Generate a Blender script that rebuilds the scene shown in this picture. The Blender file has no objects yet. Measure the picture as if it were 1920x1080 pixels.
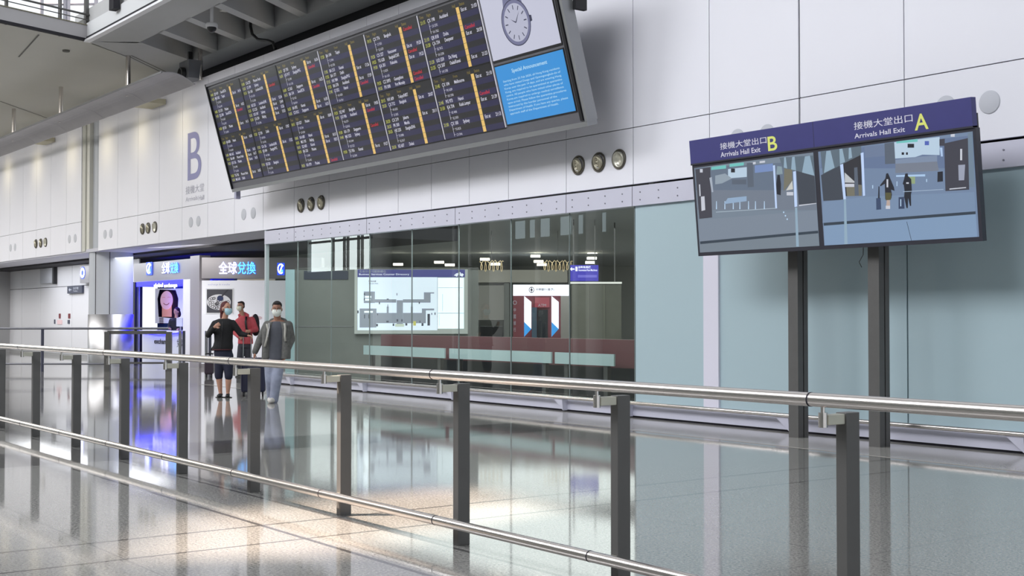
import bpy, math, random
from mathutils import Vector, Matrix
random.seed(7)
SC = bpy.context.scene
COL = SC.collection
PI = math.pi
# ------------------------------------------------------------------ camera frame (metres; wall runs along X, +Y is into the wall)
FPX, EYE = 2400.0, 1.45
PITCH = math.atan(54 / FPX)
AL = math.atan(1775 / FPX * math.cos(PITCH))
CF = (-math.cos(AL), math.sin(AL)); CR = (math.sin(AL), math.cos(AL))
def ray(u, v):
    a = (u - 960) / FPX; b = (540 - v) / FPX
    h = math.cos(PITCH) - b * math.sin(PITCH); z = math.sin(PITCH) + b * math.cos(PITCH)
    return (CF[0] * h + CR[0] * a, CF[1] * h + CR[1] * a, z)
def P(u, v, X=None, Y=None, Z=None, D=None):
    r = ray(u, v)
    if Y is not None: t = Y / r[1]
    elif X is not None: t = X / r[0]
    elif Z is not None: t = (Z - EYE) / r[2]
    else: t = D
    return Vector((r[0] * t, r[1] * t, r[2] * t + EYE))
WALL = 12.4
# ------------------------------------------------------------------ materials
def lin(c):
    out = []
    for v in c[:3]:
        v = v / 255.0
        out.append(v / 12.92 if v <= 0.04045 else ((v + 0.055) / 1.055) ** 2.4)
    return (*out, 1.0)
MATS = {}
def mat(name, c, rough=0.5, metal=0.0, emit=0.0, coat=0.0, spec=0.5, noise=0.0, nscale=8.0, ec=None, bump=0.0):
    if name in MATS: return MATS[name]
    m = bpy.data.materials.new(name); m.use_nodes = True
    nt = m.node_tree; b = nt.nodes['Principled BSDF']
    b.inputs['Base Color'].default_value = lin(c)
    b.inputs['Roughness'].default_value = rough
    b.inputs['Metallic'].default_value = metal
    b.inputs['Specular IOR Level'].default_value = spec
    b.inputs['Coat Weight'].default_value = coat
    if emit:
        b.inputs['Emission Color'].default_value = lin(ec or c)
        b.inputs['Emission Strength'].default_value = emit
    if noise or bump:
        tc = nt.nodes.new('ShaderNodeTexCoord'); n = nt.nodes.new('ShaderNodeTexNoise')
        n.inputs['Scale'].default_value = nscale; n.inputs['Detail'].default_value = 4
        nt.links.new(tc.outputs['Object'], n.inputs['Vector'])
        if noise:
            r = nt.nodes.new('ShaderNodeValToRGB')
            l = lin(c)
            r.color_ramp.elements[0].position = 0.3; r.color_ramp.elements[1].position = 0.7
            r.color_ramp.elements[0].color = tuple(x * (1 - noise) for x in l[:3]) + (1,)
            r.color_ramp.elements[1].color = tuple(min(1, x * (1 + noise)) for x in l[:3]) + (1,)
            nt.links.new(n.outputs['Fac'], r.inputs['Fac']); nt.links.new(r.outputs['Color'], b.inputs['Base Color'])
        if bump:
            bp = nt.nodes.new('ShaderNodeBump'); bp.inputs['Strength'].default_value = bump; bp.inputs['Distance'].default_value = 0.01
            nt.links.new(n.outputs['Fac'], bp.inputs['Height']); nt.links.new(bp.outputs['Normal'], b.inputs['Normal'])
    MATS[name] = m
    return m
def screen_mat(name, c, k=1.0):
    # a lit display surface: its picture is what the panel gives off, behind a glossy front
    m = mat(name, (8, 8, 10), rough=0.3, emit=k, ec=c, spec=0.5, coat=0.6)
    m.node_tree.nodes['Principled BSDF'].inputs['Coat IOR'].default_value = 1.8; m.node_tree.nodes['Principled BSDF'].inputs['Coat Roughness'].default_value = 0.12
    return m
# ------------------------------------------------------------------ mesh builder
ORG = {}
_text = {}
def text_geo(s, bold=0.0):
    key = (s, bold)
    if key not in _text:
        cu = bpy.data.curves.new('t', 'FONT'); cu.body = s; cu.size = 1.0; cu.resolution_u = 8 if len(s) == 1 else 2; cu.offset = bold
        o = bpy.data.objects.new('t', cu); COL.objects.link(o)
        dg = bpy.context.evaluated_depsgraph_get(); dg.update()
        me = bpy.data.meshes.new_from_object(o.evaluated_get(dg))
        vs = [(v.co.x, v.co.y) for v in me.vertices]; fs = [tuple(p.vertices) for p in me.polygons]
        bpy.data.objects.remove(o); bpy.data.curves.remove(cu); bpy.data.meshes.remove(me)
        _text[key] = (vs, fs)
    return _text[key]
class Fr:
    """a flat frame: origin, unit along, unit up, outward normal"""
    def __init__(s, o, ux, uy):
        s.o = Vector(o); s.ux = Vector(ux).normalized(); s.uy = Vector(uy).normalized(); s.n = s.ux.cross(s.uy).normalized()
    def p(s, u, v, d=0.0): return s.o + s.ux * u + s.uy * v + s.n * d
class MB:
    def __init__(s): s.v = []; s.f = []; s.m = []; s.mats = []; s.sm = []
    def mi(s, m):
        if m not in s.mats: s.mats.append(m)
        return s.mats.index(m)
    def add(s, vs, fs, m, smooth=False):
        b = len(s.v); s.v += [Vector(v) for v in vs]; k = s.mi(m)
        for f in fs: s.f.append(tuple(b + i for i in f)); s.m.append(k); s.sm.append(smooth)
        return s
    def box(s, a, b, m):
        x0, y0, z0 = [min(a[i], b[i]) for i in range(3)]; x1, y1, z1 = [max(a[i], b[i]) for i in range(3)]
        return s.add([(x0,y0,z0),(x1,y0,z0),(x1,y1,z0),(x0,y1,z0),(x0,y0,z1),(x1,y0,z1),(x1,y1,z1),(x0,y1,z1)],
              [(0,3,2,1),(4,5,6,7),(0,1,5,4),(1,2,6,5),(2,3,7,6),(3,0,4,7)], m)
    def fbox(s, fr, u0, v0, u1, v1, d0, d1, m):
        vs = [fr.p(u, v, d) for d in (d0, d1) for u, v in ((u0,v0),(u1,v0),(u1,v1),(u0,v1))]
        return s.add(vs, [(0,3,2,1),(4,5,6,7),(0,1,5,4),(1,2,6,5),(2,3,7,6),(3,0,4,7)], m)
    def rect(s, fr, u0, v0, u1, v1, d, m):
        return s.add([fr.p(u0,v0,d), fr.p(u1,v0,d), fr.p(u1,v1,d), fr.p(u0,v1,d)], [(0,1,2,3)], m)
    def poly(s, fr, pts, d, m):
        return s.add([fr.p(u, v, d) for u, v in pts], [tuple(range(len(pts)))], m)
    def prism(s, pts, z0, z1, m):
        n = len(pts); vs = [(x, y, z0) for x, y in pts] + [(x, y, z1) for x, y in pts]
        fs = [tuple(range(n - 1, -1, -1)), tuple(range(n, 2 * n))] + [(i, (i + 1) % n, n + (i + 1) % n, n + i) for i in range(n)]
        return s.add(vs, fs, m)
    def disc(s, fr, cu, cv, ru, rv, d, m, n=28):
        return s.poly(fr, [(cu + ru * math.cos(2*PI*i/n), cv + rv * math.sin(2*PI*i/n)) for i in range(n)], d, m)
    def ring(s, fr, cu, cv, ru, rv, wr, d, m, n=36, a0=0, a1=2*PI):
        vs = []; full = abs(a1 - a0 - 2*PI) < 1e-6; k = n if full else n + 1
        for i in range(k):
            a = a0 + (a1 - a0) * i / n
            vs.append(fr.p(cu + ru*math.cos(a), cv + rv*math.sin(a), d)); vs.append(fr.p(cu + (ru-wr)*math.cos(a), cv + (rv-wr*rv/ru)*math.sin(a), d))
        fs = [(2*i, 2*((i+1) % k), 2*((i+1) % k)+1, 2*i+1) for i in range(n)]
        return s.add(vs, fs, m)
    def lathe(s, o, ax, prof, m, n=32, cap=True):
        o = Vector(o); ax = Vector(ax).normalized(); t = Vector((0,0,1)) if abs(ax.z) < .9 else Vector((1,0,0))
        a = ax.cross(t).normalized(); b = ax.cross(a).normalized(); vs = []
        for r, h in prof:
            for i in range(n):
                q = 2*PI*i/n; vs.append(o + ax*h + a*(r*math.cos(q)) + b*(r*math.sin(q)))
        fs = []
        for k in range(len(prof)-1):
            for i in range(n): fs.append((k*n+i, k*n+(i+1)%n, (k+1)*n+(i+1)%n, (k+1)*n+i))
        s.add(vs, fs, m, True)
        if cap:
            s.add(vs[:n], [tuple(range(n-1,-1,-1))], m); s.add(vs[-n:], [tuple(range(n))], m)
        return s
    def cyl(s, a, b, r, m, n=20, r2=None):
        a = Vector(a); b = Vector(b); L = (b-a).length
        return s.lathe(a, b-a, [(r, 0), (r if r2 is None else r2, L)], m, n)
    def tube(s, pts, r, m, n=10):
        pts = [Vector(p) for p in pts]; vs = []; up = None
        for i, p in enumerate(pts):
            d = (pts[min(i+1, len(pts)-1)] - pts[max(i-1, 0)]).normalized()
            if up is None: up = d.orthogonal().normalized()
            up = (up - d * up.dot(d)).normalized(); sd = d.cross(up)
            rr = r[i] if isinstance(r, (list, tuple)) else r
            for k in range(n):
                q = 2*PI*k/n; vs.append(p + up*(rr*math.cos(q)) + sd*(rr*math.sin(q)))
        fs = [(i*n+k, i*n+(k+1)%n, (i+1)*n+(k+1)%n, (i+1)*n+k) for i in range(len(pts)-1) for k in range(n)]
        fs += [tuple(range(n-1,-1,-1)), tuple(range(len(vs)-n, len(vs)))]
        return s.add(vs, fs, m, True)
    def ball(s, c, rx, ry, rz, m, n=16, k=10, rot=None):
        c = Vector(c); vs = []
        for j in range(k+1):
            t = PI*j/k
            for i in range(n):
                q = 2*PI*i/n; w = Vector((rx*math.sin(t)*math.cos(q), ry*math.sin(t)*math.sin(q), rz*math.cos(t)))
                if rot is not None: w = rot @ w
                vs.append(c + w)
        fs = [(j*n+i, (j+1)*n+i, (j+1)*n+(i+1)%n, j*n+(i+1)%n) for j in range(k) for i in range(n)]
        return s.add(vs, fs, m, True)
    def text(s, fr, t, u, v, w, h, d, m, bold=0.0):
        """fit the glyph box of t to w x h with its lower left at (u, v)"""
        vs, fs = text_geo(t, bold)
        if not vs: return s
        x0 = min(a for a, _ in vs); x1 = max(a for a, _ in vs); y0 = min(b for _, b in vs); y1 = max(b for _, b in vs)
        return s.add([fr.p(u + (a-x0)/(x1-x0)*w, v + (b-y0)/(y1-y0)*h, d) for a, b in vs], fs, m)
    def textl(s, fr, t, u, v, size, d, m, bold=0.0, xs=1.0, right=False):
        """set t at an em size, baseline at v, left (or right) aligned"""
        vs, fs = text_geo(t, bold)
        if not vs: return s
        if right: u -= max(a for a, _ in vs) * size * xs
        return s.add([fr.p(u + a*size*xs, v + b*size, d) for a, b in vs], fs, m)
    def build(s, name, parent=None, org=None, bevel=0.0):
        if org is None:
            if parent is not None: org = ORG[parent.name]
            else:
                xs = [v.x for v in s.v]; ys = [v.y for v in s.v]; zs = [v.z for v in s.v]
                org = Vector(((min(xs)+max(xs))/2, (min(ys)+max(ys))/2, min(zs)))
        org = Vector(org)
        me = bpy.data.meshes.new(name)
        me.from_pydata([tuple(v - org) for v in s.v], [], s.f)
        for m in s.mats: me.materials.append(m)
        me.polygons.foreach_set('material_index', s.m); me.polygons.foreach_set('use_smooth', s.sm)
        me.update()
        o = bpy.data.objects.new(name, me); COL.objects.link(o)
        if parent is not None: o.parent = parent; o.location = org - ORG[parent.name]
        else: o.location = org
        ORG[o.name] = org
        if bevel:
            b = o.modifiers.new('bevel', 'BEVEL'); b.width = bevel; b.segments = 2; b.limit_method = 'ANGLE'
        return o
def tag(o, label, cat, group=None, kind=None):
    if label: o['label'] = label
    if cat: o['category'] = cat
    if group: o['group'] = group
    if kind: o['kind'] = kind
    return o
def thing(name, label, cat, loc, group=None):
    o = bpy.data.objects.new(name, None); COL.objects.link(o); o.location = Vector(loc); o.empty_display_size = 0.1
    ORG[o.name] = Vector(loc)
    return tag(o, label, cat, group)
def struct(mb, name, label=None, org=None):
    o = mb.build(name, org=org); o['kind'] = 'structure'
    if label: o['label'] = label
    return o
def copy_tree(o, parent=None, loc=None):
    c = o.copy(); COL.objects.link(c); c.parent = parent
    if loc is not None: c.location = loc
    for ch in list(o.children): copy_tree(ch, c)
    return c
# ------------------------------------------------------------------ palette
M_wall = mat('white enamelled wall panel', (233, 233, 241), rough=0.5, spec=0.4, noise=0.012, nscale=0.6)
M_gap = mat('dark panel joint', (38, 36, 46), rough=0.8)
M_band = mat('lavender grey steel fascia', (200, 200, 216), rough=0.4, noise=0.02, nscale=2)
M_steel = mat('brushed stainless steel', (214, 208, 204), rough=0.24, metal=1.0)
M_chrome = mat('polished steel cladding', (205, 205, 210), rough=0.12, metal=1.0)
M_post = mat('dark grey painted steel post', (90, 89, 88), rough=0.5, noise=0.04)
M_conc = mat('pale grey ceiling concrete', (186, 187, 188), rough=0.8, noise=0.03, nscale=1.2)
M_conc2 = mat('cream ceiling board', (196, 195, 188), rough=0.8, noise=0.02, nscale=0.5)
M_dark = mat('near black and void shade', (30, 29, 36), rough=0.8)
M_black = mat('black plastic', (24, 24, 28), rough=0.4)
M_beige = mat('pale bracket steel', (196, 194, 180), rough=0.4, metal=0.3)
M_white = mat('white paint', (235, 235, 238), rough=0.5)
# ================================================================== SETTING
def floor_material():
    m = bpy.data.materials.new('polished speckled granite'); m.use_nodes = True
    nt = m.node_tree; b = nt.nodes['Principled BSDF']; N = nt.nodes.new; L = nt.links.new
    tc = N('ShaderNodeTexCoord'); sep = N('ShaderNodeSeparateXYZ'); L(tc.outputs['Object'], sep.inputs[0])
    sp = N('ShaderNodeTexNoise'); sp.inputs['Scale'].default_value = 55; sp.inputs['Detail'].default_value = 5; sp.inputs['Roughness'].default_value = 0.75
    L(tc.outputs['Object'], sp.inputs['Vector'])
    ramp = N('ShaderNodeValToRGB'); e = ramp.color_ramp.elements
    e[0].position = 0.36; e[0].color = lin((106, 105, 103)); e[1].position = 0.64; e[1].color = lin((172, 171, 167))
    L(sp.outputs['Fac'], ramp.inputs['Fac'])
    big = N('ShaderNodeTexNoise'); big.inputs['Scale'].default_value = 0.5; L(tc.outputs['Object'], big.inputs['Vector'])
    # thin joints: |fract((c - o)/p) - .5| close to .5
    def joint(axis, off, per, w):
        a = N('ShaderNodeMath'); a.operation = 'SUBTRACT'; L(sep.outputs[axis], a.inputs[0]); a.inputs[1].default_value = off - per/2
        d = N('ShaderNodeMath'); d.operation = 'DIVIDE'; L(a.outputs[0], d.inputs[0]); d.inputs[1].default_value = per
        f = N('ShaderNodeMath'); f.operation = 'FRACT'; L(d.outputs[0], f.inputs[0])
        s = N('ShaderNodeMath'); s.operation = 'SUBTRACT'; L(f.outputs[0], s.inputs[0]); s.inputs[1].default_value = 0.5
        q = N('ShaderNodeMath'); q.operation = 'ABSOLUTE'; L(s.outputs[0], q.inputs[0])
        c = N('ShaderNodeMath'); c.operation = 'LESS_THAN'; L(q.outputs[0], c.inputs[0]); c.inputs[1].default_value = w/2/per
        return c
    js = [(joint('X', -7.56, 5.1, 0.03), 0.8), (joint('X', -8.22, 5.1, 0.035), 0.8), (joint('X', -13.45, 12.4, 1.3), 0.7), (joint('X', -7.56, 1.275, 0.012), 0.35), (joint('Y', 3.91, 1.2, 0.012), 0.35), (joint('Y', 4.5, 6.44, 0.035), 0.85), (joint('Y', 3.91, 7.02, 0.035), 0.85)]
    acc = None
    for c, k in js:
        g = N('ShaderNodeMath'); g.operation = 'MULTIPLY'; L(c.outputs[0], g.inputs[0]); g.inputs[1].default_value = k
        if acc is None: acc = g
        else:
            x = N('ShaderNodeMath'); x.operation = 'MAXIMUM'; L(acc.outputs[0], x.inputs[0]); L(g.outputs[0], x.inputs[1]); acc = x
    mix = N('ShaderNodeMix'); mix.data_type = 'RGBA'; L(acc.outputs[0], mix.inputs[0]); L(ramp.outputs[0], mix.inputs[6]); mix.inputs[7].default_value = lin((62, 60, 62))
    L(mix.outputs[2], b.inputs['Base Color'])
    rr = N('ShaderNodeMapRange'); rr.inputs[3].default_value = 0.03; rr.inputs[4].default_value = 0.075; L(big.outputs['Fac'], rr.inputs[0])
    L(rr.outputs[0], b.inputs['Roughness'])
    b.inputs['IOR'].default_value = 1.55
    bp = N('ShaderNodeBump'); bp.inputs['Strength'].default_value = 0.02; bp.inputs['Distance'].default_value = 0.002
    L(sp.outputs['Fac'], bp.inputs['Height']); L(bp.outputs[0], b.inputs['Normal'])
    return m
M_floor = floor_material()
o = struct(MB().box((-110, -12, -0.2), (14, 46, 0), M_floor), 'floor', 'polished grey speckled granite floor with thin dark joints', org=(0, 0, 0))
# border course of paler stone along the glass wall
M_border = mat('pale granite border', (168, 165, 160), rough=0.1, noise=0.12, nscale=50)
struct(MB().box((-26.2, 10.98, 0.0), (4, 12.34, 0.004), M_border), 'floor_border', 'paler granite course along the foot of the glass wall')

# ---- the panelled wall above the glass, X from -47.6 to 4
seams_low = [-36.97, -35.35, -33.78, -32.23, -30.68, -29.09, -27.56, -26.04, -24.54, -23.0, -21.5, -20.32, -19.19, -18.0, -16.87, -15.36, -13.82, -12.28, -10.72, -9.15, -7.58, -6.02, -4.46, -2.9, -1.34, 0.2, 1.8, 3.4]
def panel_wall(seams, z0, zs, z1, y, name, label):
    mb = MB(); g = 0.007
    mb.box((seams[0], y + 0.03, z0 + 0.01), (seams[-1], y + 0.3, z1 - 0.01), M_gap)
    for i, (a, b) in enumerate(zip(seams[:-1], seams[1:])):
        w = 0.022 if abs(a + 10.72) < .02 else g
        mb.box((a + w, y, z0), (b - g, y + 0.05, zs - g * 0.9), M_wall)
        mb.box((a + w, y, zs + g * 0.9), (b - g, y + 0.05, z1), M_wall)
    return struct(mb, name, label)
panel_wall(seams_low, 3.37, 4.19, 7.27, WALL, 'wall_back', 'white enamelled panel wall above the glass front')
panel_wall([-60.5, -58.9, -57.3, -55.8, -54.2, -52.6, -51.0, -49.4, -47.8, -46.2, -44.6, -43.05, -41.5, -39.93, -38.5], 3.4, 4.3, 7.27, WALL, 'wall_far', 'white enamelled panel wall left of the big column')
mb = MB(); mb.box((-38.49, WALL + 0.02, 3.4), (-38.2, WALL + 0.35, 7.27), mat('cream wall return', (196, 196, 188), rough=0.5)); mb.box((-38.2, WALL + 0.06, 3.4), (-37.95, WALL + 0.35, 7.27), mat('cream wall return 2', (214, 213, 205), rough=0.5))
struct(mb, 'wall_return', 'cream end strip of the far wall beside the column recess')
# upper part of the wall, right of the mezzanine slab end (seen only off frame and in reflections)
# soffit under the panel wall
M_sof = mat('pale grey soffit board', (196, 196, 206), rough=0.6)
struct(MB().box((-60, WALL + 0.05, 3.36), (-25.9, WALL + 1.3, 3.46), M_sof).box((-60, WALL + 1.3, 3.3), (-25.9, 17.5, 3.75), M_dark), 'ceiling_soffit', 'grey soffit and near black box for the shaded void under the panel wall')  # shade of the deep recess given as a near black box

# ---- fascia band with bolts
mb = MB(); mb.box((-25.93, WALL - 0.02, 3.05), (4, WALL + 0.14, 3.335), M_band)
x = -25.2
M_bolt = mat('bolt head', (130, 130, 142), rough=0.4, metal=.6)
while x < 3:
    if abs((x + 13.8) % 3.08) > .1:
        for z in (3.13, 3.24): mb.cyl((x, WALL - 0.028, z), (x, WALL - 0.02, z), 0.011, M_bolt, 8)
    x += 0.385
for x in (-24.5, -21.45, -18.4, -15.34, -13.82, -10.7, -7.6): mb.box((x - .004, WALL - .022, 3.05), (x + .004, WALL - .019, 3.335), M_gap)
struct(mb, 'trim_1', 'lavender grey bolted steel band above the glass')
# ---- base: sill, skirting and kick rail
mb = MB(); mb.box((-26.0, WALL - 0.03, 0.03), (4, WALL + 0.12, 0.19), M_band); mb.box((-26.0, WALL + 0.0, 0.0), (4, WALL + 0.1, 0.03), M_gap)
for x in (-24.45, -21.4, -18.35, -15.3, -13.8, -10.8, -7.6):
    mb.add([(x, WALL - .03, .2), (x - .22, WALL - .03, .2), (x, WALL - .03, .02), (x, WALL - .14, .2), (x - .22, WALL - .14, .2), (x, WALL - .12, .02)], [(0,1,2),(3,5,4),(0,2,5,3),(0,3,4,1),(1,4,5,2)], M_band)
struct(mb, 'baseboard_back', 'steel skirting under the glass wall')
mb = MB(); mb.tube([(-26.0, WALL - 0.14, 0.22), (-13, WALL - 0.14, 0.22), (4, WALL - 0.14, 0.22)], 0.028, M_steel, 12)
struct(mb, 'trim_2', 'round steel kick rail along the foot of the glass wall')

# ---- glass
def clear_glass():
    m = bpy.data.materials.new('clear grey green glass'); m.use_nodes = True; nt = m.node_tree; nt.nodes.clear()
    N = nt.nodes.new; L = nt.links.new
    out = N('ShaderNodeOutputMaterial'); tr = N('ShaderNodeBsdfTransparent'); tr.inputs[0].default_value = (0.86, 0.91, 0.89, 1)
    gl = N('ShaderNodeBsdfGlossy'); gl.inputs['Roughness'].default_value = 0.0; gl.inputs['Color'].default_value = (.95, 1, .98, 1)
    fr = N('ShaderNodeFresnel'); fr.inputs['IOR'].default_value = 1.5
    k = N('ShaderNodeMath'); k.operation = 'MULTIPLY'; k.inputs[1].default_value = 1.35; L(fr.outputs[0], k.inputs[0]); k.use_clamp = True
    mx = N('ShaderNodeMixShader'); L(k.outputs[0], mx.inputs[0]); L(tr.outputs[0], mx.inputs[1]); L(gl.outputs[0], mx.inputs[2]); L(mx.outputs[0], out.inputs[0])
    return m
M_glass = clear_glass()
M_frost = mat('frosted sea green glass', (172, 194, 202), rough=0.55, coat=0.8, noise=0.02, nscale=.4)
M_frost.node_tree.nodes['Principled BSDF'].inputs['Coat Roughness'].default_value = 0.03
edges = [-25.92, -24.44, -22.96, -21.43, -19.9, -18.37, -16.85, -15.33, -13.83]
n = 0
for a, b in zip(edges[:-1], edges[1:]):
    n += 1
    fr = Fr((a, WALL + .04, 0.19), (1, 0, 0), (0, 0, 1))
    mb = MB().rect(fr, 0.006, 0, b - a - 0.006, 2.86, 0, M_glass)
    struct(mb, 'window_%d' % n, 'clear glass pane in the shop front, number %d from the left' % n)
mb = MB()
for a in edges: mb.box((a - .005, WALL + .03, .19), (a + .005, WALL + .05, 3.05), mat('grey glass joint', (126, 136, 136), rough=.4))
mb.box((-25.96, WALL - .0, .0), (-25.9, WALL + .08, 3.36), mat('bright pane edge', (190, 200, 205), rough=.3))
struct(mb, 'trim_3', 'thin upright joints between the clear panes')
fe = [(-13.81, -12.41), (-12.13, -9.16), (-9.14, -6.05), (-6.03, -3.0), (-2.98, 0.05), (0.07, 4.0)]
for a, b in fe:
    n += 1
    struct(MB().box((a, WALL + .03, .19), (b, WALL + .06, 3.05), M_frost), 'window_%d' % n, 'frosted sea green glass panel')
struct(MB().box((-12.41, WALL + .0, .19), (-12.13, WALL + .07, 3.05), mat('pale lavender steel upright', (222, 220, 234), rough=.4)), 'trim_4', 'pale steel upright between the frosted panels')
mb = MB()
for x in (-13.82, -9.15, -6.04, -3.0, 0.06): mb.box((x - .01, WALL + .045, .19), (x + .01, WALL + .07, 3.05), mat('frosted joint', (96, 112, 116), rough=.5))
struct(mb, 'trim_5', 'thin joints between the frosted panels')

# ---- mezzanine slab with skewed coffers
ZC = 7.9
mb = MB()
e2 = lambda t: (-29.91 + 0.364 * t, 9.79 - t)
far = e2(17)
mb.prism([(-29.91, 9.79), (8, 9.79), (8, 10.76), (-29.4, 10.76)], ZC, ZC + .75, M_conc)
mb.prism([(-30.9, 12.63), (8, 12.63), (8, 13.35), (-30.9, 13.35)], ZC, ZC + .75, M_conc)
x = -29.27
k = 0
mb.prism([(-29.91, 9.79), (-29.27, 10.76), (-30.62, 12.63), (-30.9, 12.63), (-30.9, 13.35), (-33.35, 13.35)], ZC, ZC + .75, M_conc)
mb.box((-33.3, 13.4, 7.0), (8, 13.5, 8.7), M_dark)  # dark sheet stands in for the shade behind the wall top
while x < 6:
    a, b = x + 1.22, x + 1.55
    mb.prism([(a, 10.74), (b, 10.74), (b - 1.38, 12.65), (a - 1.38, 12.65)], ZC, ZC + .75, M_conc); x += 1.55
mb.box((-31, 9.8, ZC + .62), (8, 13.35, ZC + .8), M_conc)
struct(mb, 'ceiling_coffered', 'coffered concrete underside of the upper floor')
mb = MB()
mb.prism([(-29.91, 9.79), (-33.35, 13.35), (-33.35, 16), (-100, 16), (-100, -12), (far[0], far[1])], ZC + .002, ZC + .3, M_conc2)
struct(mb, 'ceiling', 'cream ceiling boards under the upper floor on the left')
mb = MB()
M_seam = mat('ceiling joint', (104, 104, 100), rough=.8)
def cseam(a, b, w=.02):
    a = Vector(a); b = Vector(b); d = (b - a).normalized(); s = Vector((-d.y, d.x, 0)) * w
    mb.add([a - s, b - s, b + s, a + s], [(0, 1, 2, 3)], M_seam)
for a, b in (((240, 105), (308, 138)), ((246, 104), (312, 135)), ((35, 107), (73, 65)), ((0, 190), (90, 222)), ((172, 82), (240, 107))):
    cseam(P(*a, Z=ZC - .004), P(*b, Z=ZC - .004))
q = P(124, 95, Z=ZC - .01); mb.lathe(q, (0, 0, -1), [(.09, 0), (.08, .03)], M_seam, 14)
struct(mb, 'ceiling_joints', 'dark joint lines in the cream ceiling')
# edges of the slab: pale parapet with dark line, posts and handrail
mb = MB()
mb.box((-29.9, 9.66, ZC - .03), (8, 9.80, ZC + .02), M_white); mb.box((-29.9, 9.70, ZC + .02), (8, 9.78, ZC + .09), M_dark)
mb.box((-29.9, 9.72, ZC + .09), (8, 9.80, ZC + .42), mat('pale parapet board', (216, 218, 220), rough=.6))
struct(mb, 'trim_6', 'pale parapet edge of the upper floor along the wall')
u2 = Vector((0.342, -0.94, 0)); n2 = Vector((0.94, .342, 0)); c0 = Vector((-29.91, 9.79, 0))
f2 = Fr(c0 + Vector((0, 0, ZC)), u2, (0, 0, 1))
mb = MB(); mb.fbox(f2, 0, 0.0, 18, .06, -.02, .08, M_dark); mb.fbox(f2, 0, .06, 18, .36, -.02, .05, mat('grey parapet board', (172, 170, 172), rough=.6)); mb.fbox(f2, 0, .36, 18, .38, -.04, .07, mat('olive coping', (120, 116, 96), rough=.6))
struct(mb, 'trim_7', 'grey parapet edge of the upper floor turning towards the hall')
mb = MB(); base = c0 + Vector((0, 0, ZC))
mbr = thing('upper_railing', 'dark balcony railing on the upper floor edge at the top left corner', 'railing', base)
h = MB(); h.tube([base + Vector((0, 0, .62)) , base + u2 * 9 + Vector((0, 0, .62))], .025, M_post, 8); h.build('handrail', mbr)
h = MB(); h.tube([base + Vector((0, 0, .5)), base + u2 * 9 + Vector((0, 0, .5))], .012, M_post, 8); h.build('wire', mbr)
for t, w, hh in ((.02, .09, 1.6), (.75, .05, 1.6), (2.15, .05, .62), (3.6, .05, .62), (5.2, .05, .62)):
    MB().fbox(f2, t - w/2, -.0, t + w/2, hh, .05, .12, M_post).build('post', mbr)
for px, w in ((221, .26), (271, .26), (324, .26)):
    q = P(px, 20, Y=9.7)
    mb = MB(); mb.box((q.x - .14, 9.55, ZC + .3), (q.x + .14, 9.7, ZC + 2.2), M_dark)
    tag(mb.build('facade_bracket'), {221: 'dark steel bracket on the parapet nearest the slab corner', 271: 'dark steel bracket on the parapet, second from the slab corner', 324: 'dark steel bracket on the parapet at the top edge of the photo'}[px], 'bracket', 'dark brackets on the parapet')
# glazed facade of the upper level far behind, bright with daylight
mb = MB(); M_mull = mat('grey facade mullion', (150, 152, 165), rough=.5)
for u in (78, 112, 122, 128, 180, 196): 
    a = P(u, 45, D=43); mb.box((a.x - .05, a.y - .05, ZC + .3), (a.x + .05, a.y + .05, 15), M_mull)
a = P(78, 20, D=43.2); b = P(200, 30, D=43.2); mb.tube([(a.x, a.y, 9.3), (b.x, b.y, 9.3)], .05, M_mull, 6); mb.tube([(a.x, a.y, 12), (b.x, b.y, 12)], .05, M_mull, 6)
struct(mb, 'window_30', 'slim grey mullions of the bright upper glazing')
mb = MB(); M_fp = mat('pale facade panel', (222, 226, 232), rough=.6)
a = P(170, 40, D=50); 
for k in range(7): mb.box((a.x + k * 1.9, a.y + 1, ZC + .3), (a.x + k * 1.9 + 1.7, a.y + 1.2, 16), M_fp)
struct(mb, 'wall_upper', 'pale panels of the upper storey behind the parapet')

# ---- far room under the soffit
YB = 14.7
mb = MB(); xs = [-62, -52.9, -50.4, -46.6, -44.2, -41.5, -39.9]
M_bw = mat('white back wall panel', (214, 214, 220), rough=.45)
for a, b in zip(xs[:-1], xs[1:]):
    mb.box((a + .012, YB, 0), (b - .012, YB + .1, 2.55), M_bw); mb.box((a + .012, YB, 2.57), (b - .012, YB + .1, 3.3), M_bw)
mb.box((-62, YB + .04, 0), (-39.9, YB + .12, 3.3), M_gap)
struct(mb, 'wall_left', 'white panelled back wall under the soffit at the far left')
mb = MB(); mb.box((-57.6, 13.2, 0), (-54.6, YB, 3.4), mat('grey pier', (168, 168, 170), rough=.5)); struct(mb, 'wall_pier', 'grey pier at the left edge of the back wall')
mb = MB(); mb.box((-60, YB - .02, 0), (-39.9, YB, .12), mat('grey skirting', (150, 150, 152), rough=.4)); struct(mb, 'baseboard_left', 'grey skirting of the back wall')

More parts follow.
